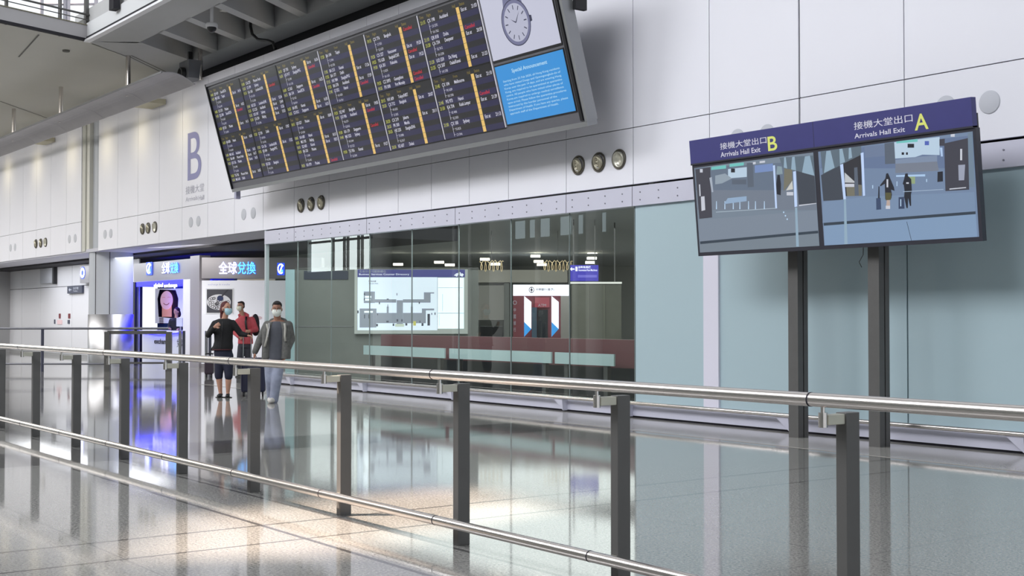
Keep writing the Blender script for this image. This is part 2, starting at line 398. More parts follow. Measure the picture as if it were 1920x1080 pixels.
# ---- interior behind the clear glass
M_int = mat('dim interior wall', (150, 152, 146), rough=.6); M_intc = mat('interior ceiling', (150, 154, 152), rough=.7)
struct(MB().box((-75, WALL + 1.3, 3.75), (-13.4, 40, 3.9), M_intc), 'ceiling_interior', 'grey ceiling of the room behind the glass')
struct(MB().box((-26, WALL + .32, 3.36), (4, WALL + 1.29, 3.7), M_intc), 'ceiling_lobby', 'grey ceiling strip just behind the glass')
fi = Fr(P(640, 594, D=58) - Vector((0, 0, EYE)), (CR[0], CR[1], 0), (0, 0, 1))
struct(MB().fbox(fi, -3, 0, 18, 3.75, -.2, 0, M_int), 'wall_interior', 'dim far wall of the room behind the glass')
struct(MB().box((-13.6, WALL + .1, 0), (-13.5, 40, 3.75), M_int), 'wall_partition', 'dim side wall of the room behind the glass')
struct(MB().box((-13.4, WALL + .5, 0), (4, WALL + .6, 3.36), M_int), 'wall_behind_frost', 'wall behind the frosted panels')

# ---- the hall opposite the wall (seen mirrored in the glass) and the roof
M_opp = mat('dark olive far wall', (128, 132, 128), rough=.7); M_oppl = mat('pale column cladding', (205, 207, 210), rough=.5)
mb = MB(); YO = -10.0
mb.box((-110, YO - .4, 0), (14, YO, 4.05), M_opp); mb.box((-59.0, YO - .4, 4.05), (14, YO, 14), M_opp); mb.box((-110, YO - .4, 4.05), (-67.3, YO, 14), mat('mid grey wall', (150, 156, 156), rough=.7))
struct(mb, 'wall_opposite', 'dark wall on the other side of the hall')
mb = MB(); M_sky = mat('bright daylight glazing', (240, 246, 248), emit=6.0, ec=(236, 244, 246))
mb.box((-67.3, YO - .3, 4.05), (-59.0, YO - .25, 14), M_sky)
struct(mb, 'window_31', 'bright daylight window across the hall')
mb = MB()
for x in (-64.5, -63.2, -62.8, -61.6, -61.2, -60.2): mb.box((x - .04, YO - .25, 4.05), (x + .04, YO - .1, 14), M_post)
mb.box((-67.3, YO - .25, 5.7), (-59, YO - .1, 5.82), M_post)
struct(mb, 'trim_8', 'dark mullions of the window across the hall')
mb = MB()
for x, r in ((-50.7, .12), (-49.4, .1), (-47, .5), (-44.2, .13), (-41.6, .13), (-40.4, .35), (-57.4, .5)): mb.cyl((x, YO + .8, 0), (x, YO + .8, 14), r, M_oppl, 12)
struct(mb, 'trim_9', 'pale columns along the opposite side of the hall')
mb = MB()
for x in (-46.5, -45.4, -44.7, -43.2, -42.4, -40.9): mb.box((x - .35, YO + .02, 5.0), (x + .35, YO + .05, 5.8), mat('far small window', (200, 215, 225), emit=2.2))
struct(mb, 'window_32', 'small lit windows across the hall')
# ================================================================== FLIGHT BOARD
FB = Fr((-25.86, 11.6, 4.22), (1, 0, 0), (0, -0.62, 2.19))
def fuv(fr, u, v, cw=0.0):
    """where the line of sight through photo point (u, v) meets the frame's plane, in the frame's own metres"""
    r = Vector(ray(u, v)); o = Vector((0, 0, EYE)); t = (fr.o + fr.n * cw - o).dot(fr.n) / r.dot(fr.n)
    q = o + r * t - fr.o; return (q.dot(fr.ux), q.dot(fr.uy))
M_fram = mat('grey board housing', (96, 96, 102), rough=0.45, noise=.03); M_framl = mat('light aluminium edge', (150, 152, 154), rough=0.35, metal=.5)
S_bg = screen_mat('display navy black', (26, 26, 38), .55); S_row = screen_mat('display navy row', (38, 36, 88), .6); S_gold = screen_mat('display gold bar', (236, 196, 112), .95)
S_w = screen_mat('display white text', (214, 214, 230), .95); S_y = screen_mat('display yellow text', (206, 210, 96), .85); S_h = screen_mat('display olive header', (142, 126, 62), .8)
S_r = screen_mat('display red text', (208, 40, 62), .85); S_line = mat('divider edge reflection', (214, 212, 222), rough=.3)
W_b = 11.95; H_b = 2.19 / .962 + .02
board = thing('flight_information_board', 'huge tilted flight arrivals board of dark screens hung high on the white wall', 'display board', (-19.9, 11.9, 4.0))
mb = MB(); mb.fbox(FB, 0, 0, W_b, H_b, -.16, -.012, M_fram)
mb.fbox(FB, -.03, -.07, W_b + .03, .0, -.17, .02, M_framl); mb.fbox(FB, -.03, H_b - .06, W_b + .03, H_b, -.17, .02, M_fram); mb.fbox(FB, -.03, 0, 0, H_b, -.17, .03, M_black); mb.fbox(FB, W_b, 0, W_b + .05, H_b, -.17, .03, M_framl)
mb.fbox(FB, W_b - .12, 0.02, W_b - .06, H_b, -.02, .012, M_black)
mb.build('housing', board)
for x in (-25.3, -22.2, -19.1, -16.0): MB().box((x - .04, 11.65, 4.9), (x + .04, WALL - .004, 4.98), M_fram).build('wall_arm', board)
q = P(465, 352, Y=12.0); MB().box((q.x - .05, 11.7, 4.02), (q.x + .05, 11.8, 4.3), mat('violet grey stub', (160, 160, 186), rough=.5)).build('support_stub', board)
q = P(1064, 12, Y=11.7); MB().box((-13.85, 11.3, q.z - .22), (-13.78, 11.5, q.z + .2), M_black).build('side_bracket', board)
cols = [-25.84, -24.28, -22.60, -20.88, -19.19, -17.475, -15.79]
rows = [(4.355, 5.315), (5.345, 6.315)]
def zrow(z): return (z - 4.22) / .962
known = {
 (5, 1): [('21:15', 'CX 198', 'Auckland', 'Est at', '21:03'), None, None, ('21:10', 'QR 818', 'Doha', 'Cancelled', ''), ('21:20', 'CA 734', 'Denpasar', 'Est at', '20:58'), None, None, ('21:20', 'UO 559', 'Da Nang', '', ''), ('21:25', 'CX 507', 'Osaka/Kansai', 'Est at', '21:23'), None],
 (5, 0): [('21:45', 'CX 104', 'Melbourne', 'Est at', '21:10'), None, None, ('21:45', 'PG 973', 'Hanoi', 'Cancelled', ''), ('21:50', 'KA 734', 'Kuala Lumpur', 'Est at', '21:39'), None, None, ('21:50', 'CX 100', 'Sydney', 'Est at', '21:13'), None, None],
 (4, 1): [('19:15', 'CX 776', 'Bangkok', 'Cancelled', ''), None, None, ('19:20', 'CX 327', 'Vancouver', 'Est at', '19:20'), ('19:25', 'TG 628', 'Bangkok/CNX', 'Cancelled', ''), ('19:30', 'KA 301', 'Fukuoka', 'Est at', '19:23'), None, None, ('19:35', 'CZ 3093', 'Guangzhou', 'Cancelled', ''), ('19:35', 'PX 008', 'Port Moresby', 'Cancelled', '')],
 (4, 0): [('20:15', 'HX 609', 'Tokyo/NRT', '', ''), ('20:20', 'CX 712', 'Bangkok', 'Est at', '20:07'), None, None, ('20:20', 'CX 219', 'Jakarta', 'Est at', '20:11'), ('20:25', 'PR 300', 'Manila', '', ''), ('20:25', 'HX 235', 'Shanghai/SHA', '', ''), None, None, ('20:30', 'KE 607', 'Dubai', '', '')]}
cities = ['Shanghai/PVG', 'London/LHR', 'Bangkok', 'Singapore', 'Kuala Lumpur', 'Taipei', 'Seoul/ICN', 'Delhi', 'Phuket', 'Auckland', 'Dubai', 'Phnom Penh', 'Hanoi', 'Beijing', 'Sydney', 'Kansai']
codes = ['CX', 'KA', 'HX', 'UO', 'TG', 'SQ', 'MU', 'CA', 'BA', 'CI', 'KE', 'QF']
rr = random.Random(4)
def make_rows(c, r):
    if (c, r) in known: return known[(c, r)]
    out = []; hh = 14 + c + (0 if r else 2)
    while len(out) < 10:
        st = rr.choice(['Est at', 'Est at', '', 'Cancelled', 'Est at'])
        out.append(('%d:%02d' % (hh, rr.randrange(0, 12) * 5), '%s %d' % (rr.choice(codes), rr.randrange(100, 990)), rr.choice(cities), st, '%d:%02d' % (hh, rr.randrange(0, 60)) if st == 'Est at' else ''))
        if rr.random() < .4: out += [None, None]
    return out[:10]
for c in range(6):
    for r in (0, 1):
        u0, u1 = cols[c] + 25.86 + .025, cols[c + 1] + 25.86 - .03; v0, v1 = zrow(rows[r][0]), zrow(rows[r][1]); w_, h_ = u1 - u0, v1 - v0
        mb = MB(); mb.fbox(FB, u0 - .012, v0 - .012, u1 + .012, v1 + .012, -.012, 0, M_black); mb.rect(FB, u0, v0, u1, v1, .002, S_bg)
        rh = h_ / 11.0
        for k in range(10):
            yb = v1 - rh * (k + 2)
            if k % 2: mb.rect(FB, u0, yb, u1, yb + rh, .003, S_row)
        bx0, bx1 = u0 + w_ * .655, u0 + w_ * .705
        mb.rect(FB, bx0, v0, bx1, v1 - rh * .9, .004, S_gold)
        for k in range(1, 10): mb.rect(FB, bx0, v1 - rh * (k + 1) - .003, bx1, v1 - rh * (k + 1) + .003, .005, S_h)
        ts = rh * .86; y = v1 - rh * .8
        for t, x in (('Time', .02), ('Flight', .15), ('From', .36), ('Hall', .60), ('Status', .72)): mb.textl(FB, t, u0 + w_ * x, y, ts * .86, .004, S_h, .01, .85)
        for k, row in enumerate(make_rows(c, r)):
            y = v1 - rh * (k + 1.78)
            if row is None:
                mb.rect(FB, u0 + w_ * .16, y, u0 + w_ * .165, y + rh, .004, S_w); mb.rect(FB, u0 + w_ * .16, y + rh * .3, u0 + w_ * .185, y + rh * .36, .004, S_w)
                mb.textl(FB, '%s %d' % (rr.choice(codes), rr.randrange(1000, 8999)), u0 + w_ * .2, y, ts * .72, .004, S_w, .0, .8); continue
            tm, fl, fromc, st, at = row
            mb.textl(FB, tm, u0 + w_ * .02, y, ts, .004, S_y, .012, .8); mb.textl(FB, fl, u0 + w_ * .145, y, ts, .004, S_w, .016, .85); mb.textl(FB, fromc, u0 + w_ * .36, y, ts, .004, S_w, .016, .82 if len(fromc) < 11 else .7)
            if st: mb.textl(FB, st, u0 + w_ * .73, y, ts, .004, S_r if st[0] == 'C' else S_w, .016, .85)
            if at: mb.textl(FB, at, u1 - .015, y, ts, .004, S_w, .016, .82, right=True)
        s = mb.build('screen', board)
for x in cols[1:]:
    MB().fbox(FB, x + 25.86 - .012, zrow(4.355), x + 25.86 + .012, zrow(6.315), -.012, .006, S_line if x > -21 else M_black).build('divider', board)  # right-hand dividers coloured pale for the reflection on their edges
# the two square adverts on the right
ua, ub = -15.74 + 25.86, -14.09 + 25.86
S_ad = screen_mat('display pale lilac', (206, 208, 228), .9); S_blue = screen_mat('display sky blue', (52, 148, 222), .95); S_btx = screen_mat('display pale blue text', (178, 220, 246), .95)
S_wt = screen_mat('display watch steel', (120, 122, 158), .85); S_wd = screen_mat('display watch dial', (190, 192, 214), .9); S_wk = screen_mat('display watch dark', (52, 54, 84), .8)
mb = MB(); mb.fbox(FB, ua - .012, zrow(5.30), ub + .015, zrow(6.33), -.012, 0, M_black); mb.rect(FB, ua, zrow(5.33), ub, zrow(6.31), .002, S_ad)
cxw, cyw = fuv(FB, 968, 42); rx = .33
mb.poly(FB, [(cxw - .17, zrow(6.31)), (cxw + .17, zrow(6.31)), (cxw + .24, cyw + .2), (cxw - .24, cyw + .2)], .003, S_wt)
mb.ring(FB, cxw, cyw, rx, rx, .05, .005, S_wt); mb.disc(FB, cxw, cyw, rx - .045, rx - .045, .0045, S_wd); mb.ring(FB, cxw, cyw, rx + .012, rx + .012, .014, .006, S_wk)
mb.poly(FB, [(cxw + rx, cyw - .05), (cxw + rx + .05, cyw - .04), (cxw + rx + .05, cyw + .04), (cxw + rx, cyw + .05)], .005, S_wk)
for k in range(12):
    a = 2 * PI * k / 12; d = Vector((math.cos(a), math.sin(a))); p_ = Vector((-d.y, d.x)) * .008
    A = d * .19; B = d * .255; mb.poly(FB, [(cxw + A.x + p_.x, cyw + A.y + p_.y), (cxw + B.x + p_.x, cyw + B.y + p_.y), (cxw + B.x - p_.x, cyw + B.y - p_.y), (cxw + A.x - p_.x, cyw + A.y - p_.y)], .006, S_wk)
for a, L in ((math.radians(150), .13), (math.radians(50), .2)):
    d = Vector((math.cos(a), math.sin(a))); p_ = Vector((-d.y, d.x)) * .01
    mb.poly(FB, [(cxw + p_.x, cyw + p_.y), (cxw + d.x * L, cyw + d.y * L), (cxw - p_.x, cyw - p_.y)], .007, S_wk)
mb.build('advert_screen', board)['label'] = 'pale lilac screen showing a steel wristwatch'
mb = MB(); v0, v1 = zrow(4.39), zrow(5.24); mb.fbox(FB, ua - .012, v0 - .02, ub + .015, v1 + .02, -.012, 0, M_black); mb.rect(FB, ua, v0, ub, v1, .002, S_blue)
wd = ub - ua; hd = v1 - v0
mb.text(FB, 'Special Announcement', ua + wd * .24, v0 + hd * .82, wd * .52, hd * .085, .004, S_btx, .02)
lines = ['Starting from 25 Feb 2020, all Hong Kong residents', 'who have visited Daegu and Gyeongsangbuk-do of', 'Korea over the past 14 days, and are entering Hong', 'Kong, are required to be quarantined at quarantine', 'centre. All people who have visited other places of', 'Korea are required to undergo medical surveillance', 'upon arrival. Please follow the quarantine procedures', 'instructed by the border personnel of the', 'Department of Health. If you have any queries, please', 'approach staff of the Department of Health.']
full = [1, 1, 1, 1, 1, 1, 1.03, .86, 1.03, .86]
for k, (t, q) in enumerate(zip(lines, full)): mb.text(FB, t, ua + wd * .08, v0 + hd * (.70 - .062 * k), wd * .83 * q, hd * .045, .004, S_btx, .012)
mb.build('announcement_screen', board)['label'] = 'sky blue screen of announcement text'

# ================================================================== EXIT MONITORS ON TWO POSTS
CB = Fr((-11.58, 11.5, 2.215), (1, 0, 0), (0, -.105, 1.14))
M_hdr = mat('indigo sign panel', (57, 57, 120), rough=.45, noise=.02); M_hy = mat('pale yellow lettering', (226, 232, 122), rough=.5); M_hw = mat('white lettering', (226, 226, 240), rough=.5)
M_mon = mat('dark monitor bezel', (52, 52, 62), rough=.35)
q0 = P(1497, 822, Z=0)
em = thing('exit_monitor_stand', 'pair of monitors under an indigo exit sign on two dark posts before frosted glass', 'monitor stand', (-9.6, 11.85, 0))
for u, v in ((1497, 822), (1650, 840)):
    q = P(u, v, Z=0); mb = MB(); x, y = q.x, q.y
    mb.box((x - .15, y, 0), (x, y + .09, 2.5), M_post); mb.box((x - .15, y + .09, 0), (x - .012, y + .11, 2.5), M_black); mb.box((x - .15, y + .11, 0), (x, y + .18, 2.5), M_post)
    mb.build('post', em)
WX = 4.03
mb = MB(); mb.fbox(CB, .05, .15, WX - .05, 1.3, -.12, -.07, M_black); mb.build('mounting_frame', em)
def monitor(u0, u1, polys, org, sc, base):
    m_ = MB(); m_.fbox(CB, u0, 0, u1, 1.145, -.06, .012, M_mon)
    m_.rect(CB, u0 + .035, .045, u1 - .035, 1.11, .014, base)
    d = .0145
    lo, hi = u0 + .036, u1 - .036
    for m, pts in polys:
        q = [fuv(CB, org[0] + a / sc, org[1] + b / sc) for a, b in pts]
        q = [(min(max(a, lo), hi), min(max(b, .046), 1.109)) for a, b in q]
        d += .00012; m_.poly(CB, q, d, m)
    return m_.build('monitor', em)
def S(c, k=.95): return screen_mat('display %02x%02x%02x' % tuple(c), c, k)
R_ = lambda x0, y0, x1, y1: [(x0, y1), (x1, y1), (x1, y0), (x0, y0)]
beam = S((150, 176, 196)); cur = S((96, 112, 126)); dkp = S((66, 72, 84)); ble = S((196, 218, 255)); fl1 = S((128, 140, 156)); strp = S((52, 64, 78)); tw = S((66, 66, 78)); cnt = S((190, 212, 232)); per = S((34, 36, 48)); teal = S((116, 200, 196)); mid = S((112, 128, 158)); pil = S((92, 102, 118)); strk = S((190, 218, 246)); pale = S((206, 210, 222)); oliv = S((120, 118, 104))
L_polys = [(S((104, 118, 138)), R_(20, 60, 1240, 360)), (S((118, 128, 144)), R_(40, 360, 1270, 560)), (cnt, [(360,240),(550,225),(550,125),(360,145)]), (S((150, 164, 178)), [(230,300),(300,290),(400,240),(330,190),(230,212)]), (per, R_(390,140,430,180)), (pil, R_(400,250,545,300)),
  (teal, [(190,155),(340,140),(340,105),(190,125)]), (teal, [(375,125),(520,108),(520,78),(375,95)]), (pale, [(585,102),(640,96),(640,72),(585,80)]), (pale, [(680,86),(735,80),(735,60),(680,66)]), (S((122, 146, 196)), [(632,185),(815,165),(815,88),(630,108)]), (pil, [(560,330),(622,325),(612,78),(550,86)]),
  (tw, [(70,650),(200,635),(180,125),(30,150)]), (pale, [(92,570),(130,560),(122,420),(86,425)]), (pale, [(72,420),(84,418),(78,300),(66,302)]), (pale, R_(76,145,104,180)), (S((170, 180, 196)), [(195,380),(212,378),(196,225),(172,235)]),
  (cur, [(920,140),(1000,155),(1240,215),(1240,5),(880,30)]), (beam, [(1110,180),(1235,212),(1190,10),(1140,18)]), (beam, [(1000,150),(1050,160),(1035,20),(1010,24)]), (beam, [(925,130),(960,140),(945,25),(930,28)]),
  (dkp, [(1078,510),(1268,490),(1252,215),(1052,162)]), (ble, [(1035,530),(1062,524),(1048,165),(1020,172)]), (ble, [(840,548),(858,542),(836,105),(816,110)]), (oliv, [(925,370),(1012,260),(1010,150),(930,140)]), (S((206, 206, 200)), [(948,362),(1020,350),(1012,262)]), (pale, R_(955,378,1022,412)),
  (S((140, 160, 170)), [(850,200),(915,195),(905,120),(860,115)]), (per, [(856,400),(895,410),(898,300),(885,205),(862,205),(850,300)]), (pale, [(1080,520),(1260,495),(1260,488),(1080,508)]),
  (fl1, [(78,985),(1282,935),(1272,560),(70,660)]), (strp, [(80,905),(1276,795),(1276,768),(78,878)]), (S((122, 134, 146)), [(84,1010),(1290,940),(1276,795),(80,905)]), (beam, [(1052,930),(1080,930),(1062,535),(1040,535)]), (S((170, 186, 200)), [(240,585),(850,545),(850,538),(240,578)])]
for x in (245, 330, 415, 482, 570, 640, 730): L_polys.append((strk, [(x - 5, 552), (x + 5, 552), (x + 3, 470), (x - 3, 470)]))
L_polys.append((S((150, 176, 206)), [(320,500),(550,470),(550,420),(360,440)]))
for k in range(3): L_polys.append((strk, R_(920 + 18*k, 575 + 35*k, 932 + 18*k, 590 + 35*k)))
monitor(0, (-9.60 + 11.58), L_polys, (1300, 290), 5.4, S((122, 136, 152)))
R_polys = [(S((104, 122, 156)), R_(0, 60, 1300, 340)), (mid, [(378,250),(542,236),(542,140),(370,155)]), (pil, [(545,305),(632,300),(622,120),(540,130)]), (cnt, [(630,258),(800,245),(860,225),(1005,228),(1005,75),(622,120)]), (teal, [(640,130),(820,116),(820,92),(640,112)]), (per, R_(735,133,790,166)), (S((84, 104, 186)), R_(880,110,916,145)), (S((130, 146, 172)), [(632,302),(985,282),(985,230),(852,240),(632,268)]), (per, R_(685,205,706,226)), (per, R_(722,205,738,226)),
  (S((122, 130, 146)), [(632,380),(1000,360),(985,282),(632,302)]), (cur, [(20,392),(345,228),(342,135),(0,195)]), (beam, [(30,380),(120,335),(85,190),(50,195)]), (beam, [(165,305),(208,285),(185,170),(160,175)]), (beam, [(238,262),(268,250),(258,165),(240,168)]),
  (dkp, [(25,615),(196,605),(168,315),(5,398)]), (S((50, 50, 58)), [(210,575),(350,570),(345,225),(190,302)]), (oliv, [(225,575),(350,572),(350,480),(215,470)]), (S((196, 200, 204)), [(206,460),(300,462),(205,375)]), (pale, R_(208,470,286,497)), (pil, [(290,570),(325,570),(312,330),(285,335)]), (ble, [(195,608),(216,600),(192,302),(166,310)]), (ble, [(360,574),(377,570),(364,205),(340,212)]),
  (tw, [(1055,532),(1256,520),(1245,85),(1045,130)]), (tw, [(1005,150),(1050,150),(1050,90),(1005,95)]), (S((116, 136, 156)), [(1256,500),(1304,498),(1284,30),(1244,38)]), (pale, R_(1100,48,1134,74)), (S((160, 166, 186)), [(1168,442),(1214,440),(1222,308),(1164,312)]), (pale, R_(1180,176,1197,272)), (pale, [(1090,520),(1230,506),(1230,498),(1090,510)]), (S((180, 205, 240)), [(1018,240),(1034,240),(1030,165),(1008,165)]), (per, [(988,455),(1035,450),(1034,365),(990,370)]),
  (S((176, 206, 240)), [(640,412),(885,408),(885,390),(640,398)]), (S((150, 170, 130)), R_(740,410,800,470)), (S((124, 146, 176)), [(20,800),(1308,705),(1300,540),(380,580),(215,600),(22,625)]), (strp, [(30,825),(1312,727),(1310,702),(28,800)]), (S((132, 158, 190)), [(38,1003),(1326,940),(1312,726),(30,824)]), (beam, [(205,1000),(232,998),(216,600),(200,600)]), (strp, [(768,955),(772,955),(732,790),(728,790)]),
  (per, [(548,600),(600,595),(605,560),(598,520),(628,530),(622,500),(585,410),(572,380),(556,385),(550,425),(505,482),(508,492),(545,470)]), (S((90, 88, 60)), [(552,610),(596,605),(600,545),(550,545)]), (S((190, 170, 160)), [(556,668),(590,668),(588,608),(562,608)]), (pale, R_(560,432,574,500)), (pale, R_(553,655,590,682)), (S((60, 76, 108)), [(474,690),(515,686),(510,588),(472,592)]), (per, [(488,592),(502,592),(500,492),(492,492)]),
  (per, [(705,480),(712,530),(708,580),(728,675),(740,675),(742,590),(758,658),(768,655),(766,560),(774,530),(768,430),(742,405),(738,382),(718,384),(708,430),(696,470)]), (pale, R_(726,458,748,470)), (S((56, 70, 100)), [(662,682),(712,680),(708,580),(662,584)]), (strk, [(676,660),(684,660),(684,600),(676,600)]), (strk, R_(440,482,447,510)), (strk, R_(645,450,651,490)), (strk, R_(895,430,902,455)), (S((170, 190, 214)), [(700,540),(1040,520),(1040,515),(700,535)])]
monitor(-9.60 + 11.58, WX, R_polys, (1540, 240), 4.5, S((118, 138, 168)))
mb = MB(); mb.fbox(CB, -.005, 1.15, WX - .02, 1.455, -.05, .03, M_hdr); mb.fbox(CB, -.005, 1.145, WX - .02, 1.165, -.05, .032, M_mon); mb.fbox(CB, 1.975, 1.165, 1.98, 1.455, .03, .031, M_mon)
def ptext(t, x0, y0, x1, y1, m, d=.033, bold=0.0, fr=CB, b=None):
    """text between two photo points (lower left, upper right) on a frame"""
    a = fuv(fr, x0, y0); c = fuv(fr, x1, y1); (b or mb).text(fr, t, a[0], a[1], c[0] - a[0], c[1] - a[1], d, m, bold)
ptext('接機大堂出口', 1354, 281, 1440, 255.5, M_hw, bold=.003)
ptext('Arrivals Hall Exit', 1355, 295, 1429, 275, M_hw, bold=.012)
ptext('B', 1444, 283.5, 1459.5, 254, M_hy, bold=.014)
ptext('接機大堂出口', 1605, 244, 1714, 213, M_hw, bold=.003)
ptext('Arrivals Hall Exit', 1606, 260, 1700, 237.5, M_hw, bold=.012)
ptext('A', 1719, 245, 1743, 211, M_hy, bold=.014)
mb.build('header_sign', em)['label'] = 'indigo header sign with white and yellow lettering'
q = P(1617, 470, Y=11.6); MB().tube([(q.x, 11.62, 2.3), (q.x + .01, 11.6, 2.14), (q.x - .03, 11.58, 2.06), (q.x - .01, 11.6, 2.0)], .004, M_black, 6).build('loose_cable', em)

# ================================================================== BARRIER IN FRONT
bar = thing('steel_barrier', 'long stainless rail barrier on dark square posts crossing the foreground', 'barrier', (-9.8, 4.6, 0))
RY, RZ = 4.43, 1.085
def rail(name, y, z, r, parent, joints, x0=-22, x1=-1.0):
    mb = MB(); mb.cyl((x0, y, z), (x1, y, z), r, M_steel, 32)
    for x in joints: mb.cyl((x - .004, y, z), (x + .004, y, z), r + .0012, M_gap, 32)
    return mb.build(name, parent)
px_ = [-9.83 + 1.53 * k for k in range(-6, 6)]
rail('top_rail', RY, RZ, .031, bar, [x - .06 for x in px_[0::2]])
rail('bottom_rail', 4.475, .155, .031, bar, [x - .10 for x in px_])
for x in px_:
    mb = MB(); mb.box((x - .03, 4.56, 0), (x + .03, 4.65, 1.025), M_post); p = mb.build('post', bar, bevel=.003)
    MB().box((x - .028, 4.45, .975), (x + .022, 4.56, 1.02), M_beige).build('bracket', p, bevel=.003)
    mb = MB(); mb.cyl((x - .002, 4.44, .965), (x - .002, 4.44, 1.03), .02, M_steel, 14); mb.cyl((x - .002, 4.44, 1.03), (x - .002, 4.44, 1.06), .01, M_steel, 10); mb.build('rail_pin', p)
    MB().box((x - .02, 4.5, .145), (x + .02, 4.56, .165), M_beige).build('lower_bracket', p)

# ================================================================== ROUND VENTS AND NOZZLES ON THE WALL
M_vent = mat('grey perforated vent', (196, 198, 206), rough=.7, noise=.05, nscale=300); M_noz = mat('beige metal nozzle', (186, 180, 160), rough=.35, metal=.6); M_nozd = mat('dark nozzle rim', (96, 92, 84), rough=.4, metal=.6)
v0 = None
vents = [(-46.05, 3.84, 'left of the two grey vents nearest the left edge of the photo'), (-45.5, 3.84, 'right of the two grey vents nearest the left edge of the photo'),
 (-39.6, 3.83, 'left of the two grey vents just left of the big column'), (-39.05, 3.83, 'right of the two grey vents just left of the big column'),
 (-36.38, 3.81, 'left of the two grey vents just right of the big column'), (-35.89, 3.81, 'right of the two grey vents just right of the big column'),
 (-30.12, 3.785, 'left of the two grey vents below the letter B'), (-29.65, 3.785, 'right of the two grey vents below the letter B'),
 (-27.05, 3.78, 'left of the two grey vents near the lower left corner of the flight board'), (-26.55, 3.78, 'right of the two grey vents near the lower left corner of the flight board'),
 (-11.77, 3.80, 'grey round vent peeking over the exit sign, leftmost one above the letters near B'), (-11.25, 3.80, 'grey round vent peeking over the sign just above the letter B'), (-8.6, 3.80, 'grey round vent peeking over the sign to the right of the letter A'), (-8.05, 3.78, 'grey round vent fully seen on the wall right of the exit sign')]
for x, z, lb in vents:
    if v0 is None:
        mb = MB(); mb.lathe((x, WALL, z), (0, -1, 0), [(.128, 0), (.128, .006), (.118, .010), (.0, .010)], M_vent, 32, cap=False)
        v0 = mb.build('wall_vent', org=(x, WALL, z)); o = v0
    else: o = v0.copy(); COL.objects.link(o); o.location = (x, WALL, z)
    tag(o, lb, 'vent', 'round grey wall vents')
n0 = None
def nozzle(x, z, turn, lb):
    t = thing('air_nozzle', lb, 'air nozzle', (x, WALL, z), 'round air nozzles in the wall')
    MB().lathe((x, WALL + .002, z), (0, -1, 0), [(.150, 0), (.150, .02), (.138, .035), (.122, .02), (.118, .0)], M_nozd, 32, cap=False).build('rim', t)
    d = Vector((math.sin(turn) * -.5, -1, -.28)).normalized(); c = Vector((x, WALL, z))
    if turn is not None and turn >= 0:
        mb = MB(); mb.lathe(c, d, [(.118, .0), (.118, .02), (.1, .055), (.088, .05), (.086, .015), (.066, .02), (.064, .045), (.054, .045), (.052, .02), (.03, .02), (.028, .05), (.012, .05)], M_noz, 28, cap=False); mb.build('ball', t)
        MB().lathe(c + d * .012, d, [(.117, 0), (.0, .001)], M_nozd, 24, cap=False).build('inner_plate', t)
    else:
        mb = MB(); mb.lathe(c, (0, -1, -.2), [(.118, .0), (.118, .03), (.108, .045), (.1, .02), (.0, .02)], mat('pale nozzle cup', (206, 204, 190), rough=.3, metal=.5), 28, cap=False); mb.build('cup', t)
    return t
for xs, z, where in (((-43.04, -42.51, -42.0), 3.845, 'on the far wall left of the big column'), ((-33.39, -32.98, -32.5), 3.80, 'between the big column and the letter B'), ((-24.21, -23.76, -23.32), 3.785, 'under the left half of the flight board'), ((-15.06, -14.58, -14.12), 3.76, 'under the right end of the flight board')):
    for i, x in enumerate(xs):
        nozzle(x, z, (.9, .6, -1)[i] if i < 2 else (-1 if xs[0] in (-15.06, -33.39, -43.04) else .5), '%s of three beige air nozzles %s' % (('left', 'middle', 'right')[i], where))

# ================================================================== WALL LETTERING
WF = Fr((-30, WALL, 0), (1, 0, 0), (0, 0, 1))
M_let = mat('violet grey lettering', (128, 128, 176), rough=.5); M_letg = mat('pale grey lettering', (170, 170, 184), rough=.5)
t = thing('hall_lettering', 'tall violet letter B and small Arrivals Hall lettering on the white wall', 'wall sign', (-30, WALL, 4.7))
b_ = MB(); ptext('B', 352, 339, 378, 243, M_let, .006, .0, WF, b_); b_.build('letter', t)
b_ = MB(); ptext('接機大堂', 348.5, 365, 383, 343, M_letg, .006, .0, WF, b_); b_.build('chinese_line', t)
for s_, x0, x1, y0, y1 in (('Arrivals', 348.5, 371, 378.6, 366), ('Hall', 373, 383, 376, 365)): b_ = MB(); ptext(s_, x0, y0, x1, y1, M_letg, .006, .0, WF, b_); b_.build('english_word', t)

# ================================================================== CANOPY
M_can = mat('perforated grey canopy metal', (158, 156, 160), rough=.5, metal=.3, noise=.06, nscale=1.5); M_canu = mat('canopy edge', (110, 110, 112), rough=.5)
can = thing('hanging_canopy', 'long curved grey perforated metal canopy hung by rods at the upper left', 'canopy', (-38, 11.1, 6.7))
arc = []
for i in range(9):
    q = i / 8.0; arc.append((10.66 + .78 * q, 6.93 - .19 * q + .10 * math.sin(PI * q)))
xe = -27.6; k = 0
while xe > -55:
    x1 = xe - 3.05; mb = MB(); vs = []
    for dz in (0, -.02):
        for x in (xe - .008, x1 + .008): vs += [(x, y, z + dz) for y, z in arc]
    n_ = len(arc); fs = []
    for i in range(n_ - 1): fs += [(i, i + 1, n_ + i + 1, n_ + i), (2*n_ + i, 3*n_ + i, 3*n_ + i + 1, 2*n_ + i + 1), (i, 2*n_ + i, 2*n_ + i + 1, i + 1), (n_ + i, n_ + i + 1, 3*n_ + i + 1, 3*n_ + i)]
    fs += [(0, n_, 3*n_, 2*n_), (n_ - 1, 3*n_ - 1, 4*n_ - 1, 2*n_ - 1)]
    mb.add(vs, fs, M_can); mb.build('panel', can); xe = x1
MB().box((-55, 10.645, 6.905), (-27.6, 10.665, 6.95), M_canu).build('front_edge', can); MB().box((-55, 11.43, 6.72), (-27.6, 11.45, 6.765), M_can).build('back_edge', can)
